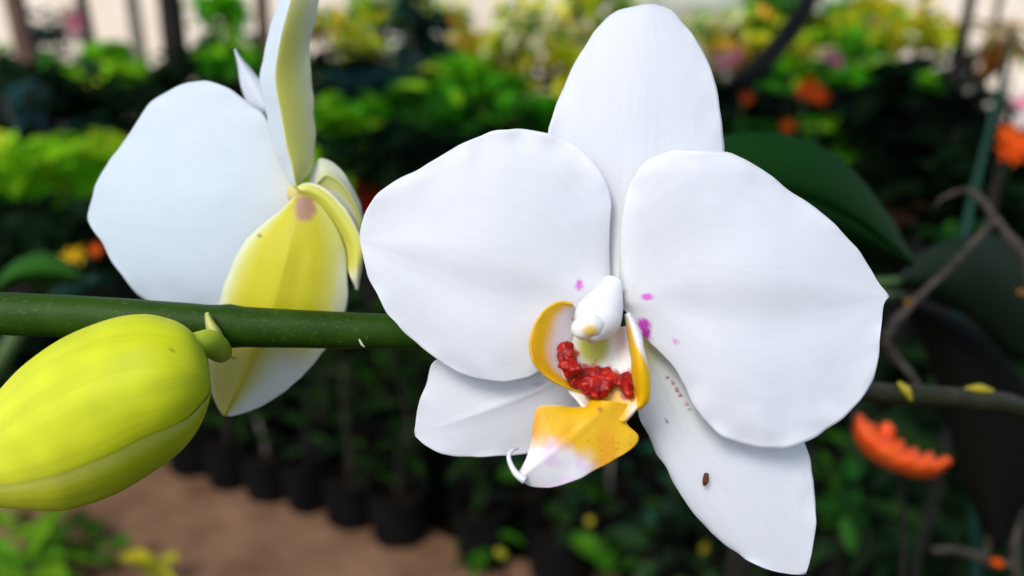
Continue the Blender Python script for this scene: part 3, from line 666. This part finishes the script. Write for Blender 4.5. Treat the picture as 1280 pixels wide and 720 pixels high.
# column and anther cap
pix = [(766, 353), (764, 360), (761, 368), (757, 379), (750, 392), (744, 404), (740, 415), (737, 425)]
V, Fa = ptube(pix, [.1484, .1476, .1466, .1450, .1430, .1412, .1398, .1392], [13, 16, 19.5, 24, 28, 29.5, 24, 9], 44, 28)
link('column', V, Fa, M_petal, ff, [(.82, .815, .79)] * len(V))
def ellipsoid(c, ax, nu=24, nv=14, wob=0.0, seed=0):
    V, Fa = [], []
    for i in range(nv + 1):
        ph = math.pi * i / nv
        for j in range(nu):
            th = 2 * math.pi * j / nu; u = Vector((math.sin(ph) * math.cos(th), math.sin(ph) * math.sin(th), math.cos(ph)))
            k = 1 + wob * noise.noise(u * 1.6 + Vector((seed, 0, 0)))
            V.append(c + (ax[0] * u.x + ax[1] * u.y + ax[2] * u.z) * k)
    for i in range(nv):
        for j in range(nu): Fa.append((i * nu + j, i * nu + (j + 1) % nu, (i + 1) * nu + (j + 1) % nu, (i + 1) * nu + j))
    return V, Fa
def pell(px, py, d, rx, ry, rz, ang=0, wob=0.1, seed=0, nu=24, nv=14):     # ellipsoid by pixel radii
    k = d / F; ca, sa = math.cos(ang), math.sin(ang)
    return ellipsoid(P(px, py, d), (RIGHT * (rx * k * ca) - UP * (rx * k * sa), RIGHT * (ry * k * sa) + UP * (ry * k * ca), FWD * (rz * k)), nu, nv, wob, seed)
V, Fa = pell(735, 408, .1388, 21, 16, 15, -.35, .12, 2, 32, 22)
cap_c = P(742, 415, .1345)
K = []
ctr = P(738, 415, .1366)
for v in V:
    q = (v - ctr).length; K.append(mix((.72, .50, .12), (.82, .80, .74), ss(.0006, .0020, q)))
link('anther_cap', V, Fa, M_petal, ff, K)

# lip: middle lobe, two side lobes, throat, red callus, curled tip thread
YEL = (0.83, 0.44, 0.004); ORA = (0.80, 0.28, 0.004); LIPW = (.80, .76, .76); PINK = (.78, .60, .74)
def cf_mid(t, s, px, py):
    lim = 552 + max(0, px - 690) * .42 + 7 * nz3(px, py, .06, 4)
    y = mix(YEL, ORA, .55 * ss(.1, .5, nz3(px, py, .035, 8) + .25) * ss(500, 560, py))
    y = mix(y, ORA, .6 * gauss(px - 668, 9))
    n = nz3(px * 1.0, py * 1.6, .28, 12)
    y = mix(y, (.42, .10, .01), .8 * ss(.42, .6, n) * (ss(705, 672, px) if False else max(gauss(px - 676, 22) * ss(515, 525, py), gauss(py - 562, 20) * ss(690, 730, px))))
    y = mix(y, (.40, .08, .01), .9 * gauss(px - 750, 3.2) * gauss(py - 512, 3))
    lw = mix(PINK, LIPW, ss(.0, .5, nz3(px, py, .05, 30) + .25)); lw = mix(lw, LIPW, gauss(px - 665, 16) * .8)
    c = mix(y, lw, ss(-12, 13, py - lim) * (1 - ss(728, 756, px)))
    return mix(c, (.80, .74, .55), (1 - ss(503, 511, py)) * (1 - ss(720, 738, px)) * .6)
def df_mid(t, s, px, py): return 141.5 - 9.0 * t + 4.0 * t * t + 1.6 * abs(s) ** 1.5 * (1 - .3 * t) - .35 * gauss(s, .12) * ss(.05, .3, t) * (1 - t) + .15 * nz3(px, py, .04, 2)
petal('lip', [(738, 500), (730, 508), (715, 510), (690, 506), (672, 510), (667, 522), (665, 545), (661, 567), (649, 592), (648, 597)],
      [(786, 505), (782, 520), (784, 532), (797, 546), (788, 562), (752, 583), (721, 599), (694, 608), (669, 609), (655, 602), (649, 598)],
      df_mid, cf_mid, ff, M_lip, 90, 80, th=.0004, mid=[(762, 502), (742, 522), (705, 555), (649, 598)])
V, Fa = ptube([(656, 600), (646, 593), (639, 582), (636, 571), (640, 563), (648, 560)], [.1362, .1363, .137, .138, .1395, .141], [5.5, 4.2, 3.4, 2.9, 2.4, 1.2], 30, 10)
link('cirrus', V, Fa, M_petal, ff, [(.80, .79, .82)] * len(V))
def cf_sl(t, s, px, py):                        # left lobe, s=-1 outer rim
    f = ss(-.45, .40, s - .45 * ss(.45, 1, t) + .18 * (1 - ss(.1, .35, t)))
    c = mix(mix(YEL, ORA, .3 * gauss(t - .55, .3)), (.80, .72, .78), f)
    return spots(c, px, py, [(716, 409, 2.4, 4, (.5, .06, .2)), (714, 398, 1.6, 2, (.65, .3, .5))])
petal('side_lobe', [(716, 380), (702, 377), (690, 381), (678, 390), (667, 408), (662, 425), (663, 440), (668, 455), (680, 469), (700, 481), (722, 490), (740, 506)],
      [(719, 384), (720, 392), (718, 402), (716, 415), (714, 430), (710, 445), (710, 456), (714, 466), (722, 476), (735, 488), (748, 500)],
      lambda t, s, px, py: 145.5 - 4.2 * math.sin(math.pi * (.12 + .8 * t)) * (.5 - .5 * s) + 1.2 * (1 + s) - 1.2 * math.sin(math.pi * t), cf_sl, ff, M_lip, 60, 36, th=.0004)
def cf_sr(t, s, px, py):
    f = ss(-.1, .5, s + .9 * ss(.30, .0, t) if False else s - 1.3 * ss(.25, .62, t) + .3)
    c = mix(YEL, (.80, .74, .78), f); return mix(c, (.80, .76, .70), 1 - ss(.02, .18, t))
petal('side_lobe', [(782, 393), (784, 410), (787, 430), (790, 455), (793, 480), (795, 498), (793, 509)],
      [(786, 391), (795, 405), (803, 425), (808, 455), (812, 484), (811, 499), (803, 509), (796, 512)],
      lambda t, s, px, py: 144.5 - 5.5 * math.sin(math.pi * (.1 + .8 * t)) + 1.6 * s * s - 1.0 * s, cf_sr, ff, M_lip, 50, 26, th=.0004)
CAL = [(707, 436, 7, 8), (704, 446, 7, 8), (711, 442, 7, 8), (706, 456, 7, 8), (714, 452, 8, 8), (712, 462, 8, 8), (720, 462, 8, 7), (719, 471, 8, 7), (727, 468, 8, 7), (716, 478, 7, 6), (727, 477, 8, 8), (736, 470, 8, 8), (738, 481, 8, 10), (735, 490, 7, 7), (747, 466, 8, 7), (748, 476, 7, 8), (750, 487, 8, 7), (757, 467, 7, 7), (760, 476, 7, 8), (768, 473, 6, 6), (745, 494, 6, 5), (757, 484, 6, 6), (775, 478, 7, 7), (782, 473, 7, 6), (783, 482, 7, 7), (785, 491, 5, 7)]
def cf_th(t, s, px, py):
    c = mix((.46, .46, .08), (.80, .76, .66), ss(.12, .5, ((px - 742) / 36) ** 2 + ((py - 432) / 34) ** 2 * .6))
    c = mix(c, (.66, .40, .36), .8 * gauss(px - 778, 11) * gauss(py - 425, 22))
    c = mix(c, YEL, .95 * ss(472, 492, py) * ss(722, 742, px) * (1 - ss(778, 796, px) * ss(500, 515, py)))
    dd = min(math.hypot(px - x, py - y) for x, y, _, _ in CAL)
    return mix(c, (.40, .006, .004), (1 - ss(5, 13, dd + 9 * nz3(px, py, .13, 6))) * .95)
petal('throat', [(716, 415), (706, 440), (702, 464), (704, 482), (722, 502), (738, 520)], [(782, 408), (788, 440), (792, 470), (799, 495), (797, 510), (780, 527)],
      lambda t, s, px, py: 148.5 - 6.5 * t * t - 1.4 * math.sin(math.pi * t) + 1.6 * s * s * 0 - 1.2 * s * s, cf_th, ff, M_lip, 50, 40, th=.0008)
rnd = random.Random(5); vfs, K = [], []
for i, (x, y, a, b_) in enumerate(CAL):
    V, Fa = pell(x + rnd.uniform(-1, 1), y + rnd.uniform(-1, 1), .1474 - .0065 * ((y - 415) / 105) ** 2 - .0014 * math.sin(math.pi * (y - 415) / 105) - .0022 * (x < 722) * (y < 470) - .0009 + rnd.uniform(-.0003, .0003), a * rnd.uniform(.95, 1.35), b_ * rnd.uniform(.9, 1.3), 8, rnd.uniform(-1, 1), .6, i, 14, 10)
    vfs.append((V, Fa)); f = rnd.random(); c = mix((.16, .002, .003), (.36, .008, .004), f)
    for v in V: K.append(mix(c, (.62, .10, .006), .6 * ss(.1, .5, noise.noise(v * 420)) * (y > 465)))
V, Fa = join(*vfs); co = link('callus', V, Fa, M_callus, ff)
md = co.modifiers.new('merge', 'REMESH'); md.mode = 'VOXEL'; md.voxel_size = .0002; md.use_smooth_shade = True
md = co.modifiers.new('soften', 'SMOOTH'); md.iterations = 9; md.factor = .5
# little brown seed stuck on the lower right sepal
V, Fa = pell(882, 599, .1512, 4.0, 8.5, 3.0, .25, .25, 3)
tag(link('insect', V, Fa, noise_mat('brown_shell', (.05, .012, .004), (.16, .04, .012), 900, .35), None), 'tiny brown insect resting on the lower right white sepal', 'insect')

# ---- rear flower, seen from behind
rf = empty('flower', P(380, 250, .176), orchid); tag(rf, 'white flower seen from behind with yellow-green sepal backs')
YG = (.66, .60, .035); PALE = (.76, .78, .62); W2 = (.68, .75, .82)
petal('petal', [(372, 236), (366, 222), (356, 198), (346, 170), (328, 142), (313, 131), (292, 114), (275, 106), (261, 102), (243, 102), (227, 106), (212, 113), (198, 121), (182, 137), (163, 166), (144, 192), (127, 217), (117, 243), (110, 268)],
      [(366, 246), (345, 300), (330, 350), (300, 385), (270, 392), (230, 390), (205, 386), (192, 381), (178, 372), (163, 358), (149, 340), (138, 323), (129, 306), (116, 287), (110, 275)],
      lambda t, s, px, py: 178 + 4 * t + 4 * s * s * t * (1 - ss(.6, 1, t)) - 2.5 * math.sin(math.pi * t) * (1 - .5 * s * s) - .4 * gauss(s, .25) * ss(.12, .4, t) * (1 - t) + petal_noise(px, py, .6, 31), lambda t, s, px, py: mix((.74, .76, .70), W2, ss(0, .3, t)), rf, M_petal, 80, 70, mid=[(366, 240), (290, 250), (200, 262), (110, 272)])
petal('petal', [(345, 150), (330, 142), (312, 134), (304, 115), (299, 90), (294, 66), (293, 62)], [(352, 150), (345, 130), (335, 115), (325, 100), (312, 84), (300, 70), (294, 61)],
      lambda t, s, px, py: 186 + 4 * t + 1.5 * s * s, lambda t, s, px, py: (.72, .76, .83), rf, M_petal, 40, 20)
def cf_rd(t, s, px, py):
    f = ss(-.52, -.40, s - .25 * ss(.5, 0, t)) if False else ss(-.50 + .1 * t, -.36 + .1 * t, s)
    y = mix((.66, .62, .05), (.74, .74, .40), ss(.1, 1.0, s)); y = mix(y, (.72, .68, .14), .6 * gauss(t, .35))
    c = mix(W2, y, f * (1 - .35 * ss(.6, 1, t)))
    return mix(c, (.62, .58, .06), .7 * gauss(s + .38 - .1 * t, .07) * (1 - gauss(t, .2)))
petal('sepal', [(368, 236), (361, 226), (352, 205), (344, 187), (334, 146), (325, 104), (330, 67), (338, 33), (348, 0), (358, -30), (372, -50)],
      [(376, 228), (382, 221), (390, 208), (394, 175), (393, 142), (390, 108), (387, 75), (390, 42), (398, 0), (396, -28), (380, -50)],
      lambda t, s, px, py: 173 + 2.5 * t + (5.5 * (abs(s + .42) ** 1.3) if s > -.42 else 7.5 * abs(s + .42)) * (.35 + .65 * math.sin(math.pi * min(1, t + .08))) - 3 * math.sin(math.pi * t * .8) + .3 * petal_noise(px, py, .6, 41), cf_rd, rf, M_petal, 80, 60)
def cf_rl(t, s, px, py):
    y = mix((.62, .54, .008), (.56, .47, .005), .4 * gauss(s - .02, .16)); y = mix(y, (.72, .68, .14), ss(.5, 1.0, abs(s)))
    y = mix(y, (.76, .76, .50), ss(.72, 1.0, s) * ss(.15, .35, t)); y = mix(y, (.76, .77, .56), (1 - ss(-1, -.75, s)) * .7)
    lower = ss(.58, .74, t)
    low = mix((.66, .57, .05), (.76, .78, .68), ss(.05, .7, s)); low = mix(low, (.60, .45, .005), .85 * gauss(s + .02, .11)); low = mix(low, (.76, .77, .5), .35 * (1 - ss(-1, -.75, s)))
    c = mix(y, low, lower); c = mix(c, (.40, .17, .13), .92 * (1 - ss(.3, 1.3, ((px - 381) / 15) ** 2 + ((py - 260) / 19) ** 2 + .4 * nz3(px, py, .12, 3))))
    return spots(c, px, py, [(325, 295, 3, 3, (.22, .18, .02)), (291, 447, 6, 1.6, (.2, .12, .02))])
petal('sepal', [(370, 244), (352, 262), (333, 277), (318, 290), (304, 306), (285, 345), (275, 374), (263, 420), (260, 457), (265, 491), (272, 508), (279, 519)],
      [(388, 243), (411, 270), (426, 297), (434, 326), (435, 365), (430, 394), (420, 418), (406, 437), (372, 476), (340, 500), (319, 511), (294, 519), (284, 520)],
      lambda t, s, px, py: 173.5 - 3.2 * math.sin(math.pi * min(1, t + .05)) + 4.2 * s * s * math.sin(math.pi * min(1, t * .95 + .05)) + 3 * max(0, t - .3) - (.5 + .5 * ss(.5, .8, t)) * math.exp(-abs(s + .02) / .16) * ss(.1, .3, t) + .15 * gauss(s - .25, .12) * ss(.15, .3, t) + .15 * gauss(s + .3, .12) * ss(.15, .3, t), cf_rl, rf, M_petal, 100, 80,
      mid=[(379, 243), (360, 320), (330, 420), (281, 520)])
def cf_rr(t, s, px, py):
    c = mix((.70, .68, .13), (.55, .52, .06), ss(-.55, .1, s)); c = mix(c, (.74, .74, .42), ss(-.75, -1, s)); return mix(c, (.76, .77, .6), ss(.75, 1, t))
petal('sepal', [(370, 234), (382, 229), (398, 232), (414, 242), (430, 259), (444, 282), (453, 305), (450, 335), (446, 362)],
      [(384, 246), (394, 258), (404, 272), (416, 290), (428, 308), (434, 325), (438, 342), (443, 356), (445, 362)],
      lambda t, s, px, py: 172.2 - 2.0 * math.sin(math.pi * t) + 4.5 * (.5 + .5 * s) ** .8 * math.sin(math.pi * min(1, t + .1)) + 1.4 * max(0, -s - .3) + 3 * t, cf_rr, rf, M_petal, 60, 40, th=.0009)
petal('petal', [(384, 240), (388, 220), (394, 206), (400, 198), (412, 201), (424, 211), (436, 226), (446, 245), (452, 262), (455, 285)],
      [(396, 250), (410, 250), (422, 256), (434, 266), (444, 280), (450, 296), (453, 300), (454, 298), (455, 294), (456, 290)],
      lambda t, s, px, py: 178 + 4 * t - 1.2 * math.exp(-abs(s + .3) / .15) + 1.5 * s * s, lambda t, s, px, py: mix((.62, .60, .12), (.72, .74, .50), max(ss(.0, -.6, s) if False else 1 - ss(-.6, -.1, s), ss(.15, .5, s))), rf, M_petal, 50, 36)
V, Fa = ptube([(381, 262), (384, 280), (380, 330), (350, 390), (300, 408)], [.1765, .1785, .180, .173, .163], [7, 11, 12, 12, 11], 30, 12)
link('pedicel', V, Fa, M_bud, rf, [(.45, .42, .06)] * len(V))
V, Fa = pell(374, 242, .1764, 15, 16, 14, 0, .1, 1); link('receptacle', V, Fa, M_petal, rf, [(.62, .52, .16)] * len(V))

# ---- bud
bud = empty('bud', P(256, 440, .150), orchid); tag(bud, 'closed yellow-green bud')
UPE = [(258, 444), (250, 428), (232, 408), (206, 397), (174, 393), (132, 402), (79, 424), (32, 456), (0, 488), (-40, 535), (-70, 580), (-84, 606)]
LOE = [(260, 452), (263, 475), (262, 500), (248, 535), (222, 567), (185, 594), (148, 616), (106, 632), (69, 639), (0, 634), (-50, 622), (-84, 608)]
A = catmull(UPE, 70); B = catmull(LOE, 70)
def seam(t):                          # where the seam between the two sepals in view runs, as an angle round the bud
    e = .985 - .20 * ss(.05, .16, t) - .24 * ss(.10, .38, t) - .07 * ss(.3, .7, t)
    return math.acos(e)
def sector(name, off0, off1, lift, grow=0.0):
    V, K, U, Fa = [], [], [], []; n = 48
    for i in range(80):
        t = i / 79; q = t * 69; a = int(min(68, q)); fr = q - a
        pa = A[a].lerp(A[a + 1], fr); pb = B[a].lerp(B[a + 1], fr)
        mid = (pa + pb) / 2; hw = (pb - pa) / 2; rw = hw.length * .150 / F; se = seam(t)
        f0, f1 = se * off0[0] + off0[1], se * off1[0] + off1[1]
        for j in range(n):
            u = j / (n - 1); ph = f0 + (f1 - f0) * u
            e = 1.0 + lift[0] * math.exp(-u / .06) + lift[1] * math.exp(-(1 - u) / .10) - .014 * gauss(u - .5, .06) - .006 * gauss(u - .28, .05) - .006 * gauss(u - .74, .05) + .012 * math.sin(u * math.pi)
            p = mid + hw * (math.cos(ph) * e)
            V.append(P(p.x, p.y, .1475 - rw * .95 * math.sin(ph) * e))
            c = mix((.54, .60, .010), (.68, .70, .04), ss(.3, .95, t)); c = mix(c, (.68, .70, .12), ss(.78, 1, t) * .7); c = mix(c, (.36, .50, .02), 1 - ss(0, .16, t))  # pale far end paints the highlight there; greener near the stalk
            c = mix(c, (.40, .46, .01), .22 * gauss(u - .5, .05) + .12 * gauss(u - .3, .05) + .12 * gauss(u - .7, .05))
            if off1[1] == 0: c = mix(c, (.66, .68, .12), .7 * ss(.86, .97, u))  # pale rim paints the highlight along the raised seam edge
            k = 1 + .10 * nz3(p.x, p.y, .03, off0[1]); K.append(spots(tuple(x * k for x in c), p.x, p.y, [(216, 437, 2.4, 2.4, (.2, .2, .02))] if math.sin(ph) > 0 else [])); U.append((u, t))
    for i in range(79):
        for j in range(n - 1): Fa.append((i * n + j, i * n + j + 1, (i + 1) * n + j + 1, (i + 1) * n + j))
    link(name, V, Fa, M_bud, bud, K, U)
sector('bud_sepal', (1, -.05), (1, R(122)), (-.022, .02))
sector('bud_sepal', (1, -R(121)), (1, .0), (-.02, .030))
sector('bud_sepal', (1, R(119)), (1, R(242)), (0, 0))
V, Fa = ptube([(240, 428), (250, 428), (262, 428), (272, 436), (276, 440)], [.1475, .1485, .151, .1555, .159], [12, 15, 16, 16, 14], 22, 14)
link('pedicel', V, Fa, M_bud, bud, [(.36, .47, .03)] * len(V))
petal('bract', [(276, 446), (266, 430), (259, 410), (258, 392)], [(280, 446), (281, 430), (275, 414), (266, 402), (259, 391)],
      lambda t, s, px, py: 154.5 - 2.2 * math.sin(math.pi * t) + 1.8 * s * s, lambda t, s, px, py: mix((.30, .40, .04), (.62, .62, .16), ss(.2, .7, t) * (1 - .4 * s)), bud, M_bud, 24, 14, th=.0006)

# ------------------------------------------------------------------ near background at the right: broad leaves, twigs, stake, orange flower
bl = empty('broad_leaved_plant', (0.14, .42, 0), label='plant with large glossy dark green leaves behind the front flower', cat='plant')
V, Fa = tube(catmull([Vector((0.14, .42, 0)), Vector((.13, .40, .5)), P(960, 420, .36)], 14), [.007] * 14, 10); link('stem', V, Fa, M_bark_dark, bl)
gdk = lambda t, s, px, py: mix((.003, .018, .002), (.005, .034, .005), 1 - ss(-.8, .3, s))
M_bigleaf = tissue_mat('glossy_leaf', sss=.0, rough=.65, spec=.04, vein=.35, vdist=.0012, vs=20)
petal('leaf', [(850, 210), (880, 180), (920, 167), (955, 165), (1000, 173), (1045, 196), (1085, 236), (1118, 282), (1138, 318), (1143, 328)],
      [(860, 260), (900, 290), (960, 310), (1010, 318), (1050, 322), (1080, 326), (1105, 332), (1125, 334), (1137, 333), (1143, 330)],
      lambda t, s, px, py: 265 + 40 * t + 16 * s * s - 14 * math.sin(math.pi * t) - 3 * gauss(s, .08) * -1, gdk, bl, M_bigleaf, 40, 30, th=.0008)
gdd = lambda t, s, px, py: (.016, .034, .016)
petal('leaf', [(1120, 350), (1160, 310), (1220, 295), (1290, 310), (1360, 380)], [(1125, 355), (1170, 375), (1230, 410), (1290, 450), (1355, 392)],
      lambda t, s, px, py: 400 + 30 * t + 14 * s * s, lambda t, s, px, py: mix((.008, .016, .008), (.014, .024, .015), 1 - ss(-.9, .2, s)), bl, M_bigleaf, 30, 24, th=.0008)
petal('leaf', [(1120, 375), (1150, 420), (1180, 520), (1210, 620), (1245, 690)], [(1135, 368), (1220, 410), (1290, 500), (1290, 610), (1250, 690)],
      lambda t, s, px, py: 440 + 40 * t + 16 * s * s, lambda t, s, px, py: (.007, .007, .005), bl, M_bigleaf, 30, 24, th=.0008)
for q in ((860, 235, .268), (1122, 352, .40), (1127, 371, .44)):
    e = P(*q); s0 = P(960, 420, .36); V, Fa = tube(catmull([s0, s0.lerp(e, .5) + Vector((0, .01, .005)), e], 8), [.004, .004, .0038, .0035, .0032, .003, .003, .0028], 8); link('petiole', V, Fa, M_greenstem, bl)

M_twig = noise_mat('grey_dry_twig', (.022, .018, .013), (.085, .07, .053), 160, .85, .6, .001)
tw = empty('dry_twig', P(1300, 700, .42), label='arching forked grey dry twig at the right side', cat='twig')
for px_, dd, rr_ in (([(1165, 262), (1180, 247), (1200, 239), (1215, 238), (1228, 250), (1242, 272), (1265, 300), (1282, 322), (1300, 420), (1310, 560), (1300, 700)], [.40, .395, .39, .385, .38, .378, .375, .375, .38, .40, .42], [2, 4, 5.5, 7, 7, 6.5, 6, 6, 6, 6.5, 7]),
                   ([(1243, 274), (1215, 305), (1180, 342), (1150, 368), (1125, 396), (1104, 422)], [.378, .374, .37, .366, .36, .355], [5, 4.5, 4.5, 4.5, 5.5, 7]),
                   ([(1105, 424), (1120, 445), (1138, 468), (1152, 488)], [.355, .353, .35, .346], [5.5, 5, 5, 4])):
    V, Fa = ptube(px_, dd, rr_, 30, 9)
    V = [v + Vector((nz3(v.x, v.z, 130, 1), 0, nz3(v.x, v.z, 130, 7))) * .0009 for v in V]
    link('branch', V, Fa, M_twig, tw)
for x, y, d in ((1136, 378, .362), (1278, 366, .372)):
    V, Fa = pell(x, y, d, 7, 5, 5, .4, .3, x); link('twig_bud', V, Fa, M_leaf_dry, tw)
t2 = empty('dry_twig', P(1275, 740, .5), label='short pale dry twig with orange buds in the lower right corner', cat='twig')
for px_, dd, rr_ in (([(1285, 760), (1268, 706), (1272, 660), (1284, 610)], [.5, .49, .49, .49], [7, 6, 5, 3.5]), ([(1240, 705), (1215, 692), (1190, 687), (1165, 688)], [.49, .488, .486, .484], [6, 5, 5, 4]), ([(1268, 706), (1252, 704), (1240, 705)], [.49, .49, .49], [5, 5, 5]), ([(1228, 700), (1234, 684), (1236, 672)], [.49, .487, .485], [4, 4, 3])):
    V, Fa = ptube(px_, dd, rr_, 16, 8); link('branch', V, Fa, M_twig, t2)
for x, y in ((1246, 703), (1266, 598), (1272, 476)):
    V, Fa = pell(x, y, .485, 9, 5, 5, .3, .3, x)
    if y > 500: link('twig_bud', V, Fa, M_orange if y > 650 else M_leaf_dry, t2)
M_stake = noise_mat('blue_green_stalk', (.004, .03, .02), (.008, .055, .035), 20, .5, spec=.15)
V, Fa = ptube([(1264, 40), (1245, 130), (1222, 220), (1203, 310), (1198, 420), (1212, 560), (1225, 900), (1225, 1600)], [.64, .63, .62, .61, .61, .61, .61, .60], [3, 5, 6, 6, 6, 6, 6, 6], 40, 10)
tag(link('plant_stalk', V, Fa, M_stake), 'thin blue-green stalk slanting past the orange blossom at the right', 'plant stalk')

of = empty('orange_flower', P(1125, 720, .40), label='curved bright orange red flower right of the lower right sepal', cat='flower')
org = lambda t, s, px, py: mix((.80, .065, .008), (.85, .12, .012), .5 + .5 * nz3(px, py, .05, 2))
M_orgt = tissue_mat('orange_petal_tissue', sss=.2, rough=.45, vein=.3, vdist=.0006, vs=10)
petal('petal', [(1070, 520), (1067, 540), (1074, 558), (1092, 575), (1120, 590), (1150, 597), (1170, 594), (1189, 580)],
      [(1076, 517), (1086, 528), (1094, 530), (1098, 541), (1108, 540), (1118, 551), (1128, 549), (1133, 562), (1145, 559), (1152, 570), (1164, 565), (1170, 575), (1180, 569), (1189, 574)],
      lambda t, s, px, py: 352 + 1.2 * nz3(px, py, .06, 4) * (s + 1) + 9 * s * s - 6 * math.sin(math.pi * t), org, of, M_orgt, 40, 20, th=.0008)
petal('petal', [(1100, 548), (1100, 536), (1106, 528), (1114, 530)], [(1106, 556), (1114, 552), (1119, 544), (1117, 534)], lambda t, s, px, py: 353 + 3 * s * s, org, of, M_orgt, 16, 10, th=.0008)
V, Fa = ptube([(1120, 575), (1128, 620), (1130, 680), (1125, 760)], [.36, .372, .385, .40], [3, 3, 3.5, 4], 14, 8); link('stem', V, Fa, M_bark_dark, of)

# leaves on the left edge above the stem
lp = empty('leafy_plant', (P(-520, 420, .6).x, P(20, 420, .6).y, 0), label='plant with rounded dark green leaves behind the green stem at the left', cat='plant')
V, Fa = tube(catmull([lp.location.copy(), lp.location + Vector((.02, .01, .4)), P(40, 385, .6)], 12), [.006] * 12, 8); link('stem', V, Fa, M_greenstem, lp)
petal('leaf', [(-6, 356), (10, 335), (30, 322), (55, 316), (80, 324), (104, 345)], [(-4, 362), (20, 357), (45, 356), (70, 355), (90, 353), (105, 347)],
      lambda t, s, px, py: 560 + 20 * s * s + 10 * t, lambda t, s, px, py: (.022, .095, .008), lp, M_bigleaf, 24, 16, th=.0008)
petal('leaf', [(60, 372), (80, 356), (100, 346), (122, 346)], [(62, 378), (90, 378), (112, 366), (124, 348)],
      lambda t, s, px, py: 590 + 20 * s * s, lambda t, s, px, py: (.02, .075, .045), lp, M_bigleaf, 20, 14, th=.0008)

# weeds: low clumps by the path and under the flower
def weed(px, py, label, m, n, size, rnd, group=None, h=.05):
    g = G(px, py); r = empty('weed', (g.x, g.y, .003), label=label, cat='weed', group=group)
    for i in range(n):
        a = i * 2.4 + rnd.uniform(-.4, .4); q = rnd.uniform(.003, .02); z = rnd.uniform(.25, 1) * h
        inst('leaf', rnd.choice(leaf_kinds(m)), r, (q * math.cos(a), q * math.sin(a), z), (rnd.uniform(-.3, .3), rnd.uniform(-.7, .05), a), size * rnd.uniform(.6, 1.2))
    inst('stem', stem_mesh(M_greenstem, .1, .003, 0, 1), r, (0, 0, 0), (0, 0, 0), h / .1)
    return r
rnd = random.Random(21)
for px, py, m, n, sz, lb in [(40, 735, M_leaf_bright, 14, 1.6, 'bright green leafy weed in the lower left corner'), (90, 690, M_leaf_mid, 9, .9, 'small green weed on the path edge under the bud'),
        (15, 690, M_leaf_bright, 8, 1.0, 'light green weed at the left edge below the bud'), (135, 722, M_leaf_mid, 7, .8, 'small dull green weed at the bottom edge of the path'), (200, 735, M_leaf_yellow, 6, .9, 'yellow green weed at the bottom edge right of the lower left corner'), (60, 665, M_leaf_dark, 9, .9, 'dark weed under the belly of the bud')]:
    weed(px, py, lb, m, n, sz, rnd, h=.06)
for i, px in enumerate(sorted(rnd.uniform(590, 1280) for _ in range(34))):
    py = rnd.uniform(610, 750)
    weed(px, py, 'small weed in the dark soil below the open flower, %s from the left' % ORD[i], rnd.choice((M_leaf_mid, M_leaf_dark, M_leaf_dark, M_leaf_teal)), rnd.randint(6, 10), rnd.uniform(.55, .9), rnd, 'small weeds below the open flower', rnd.uniform(.04, .12))
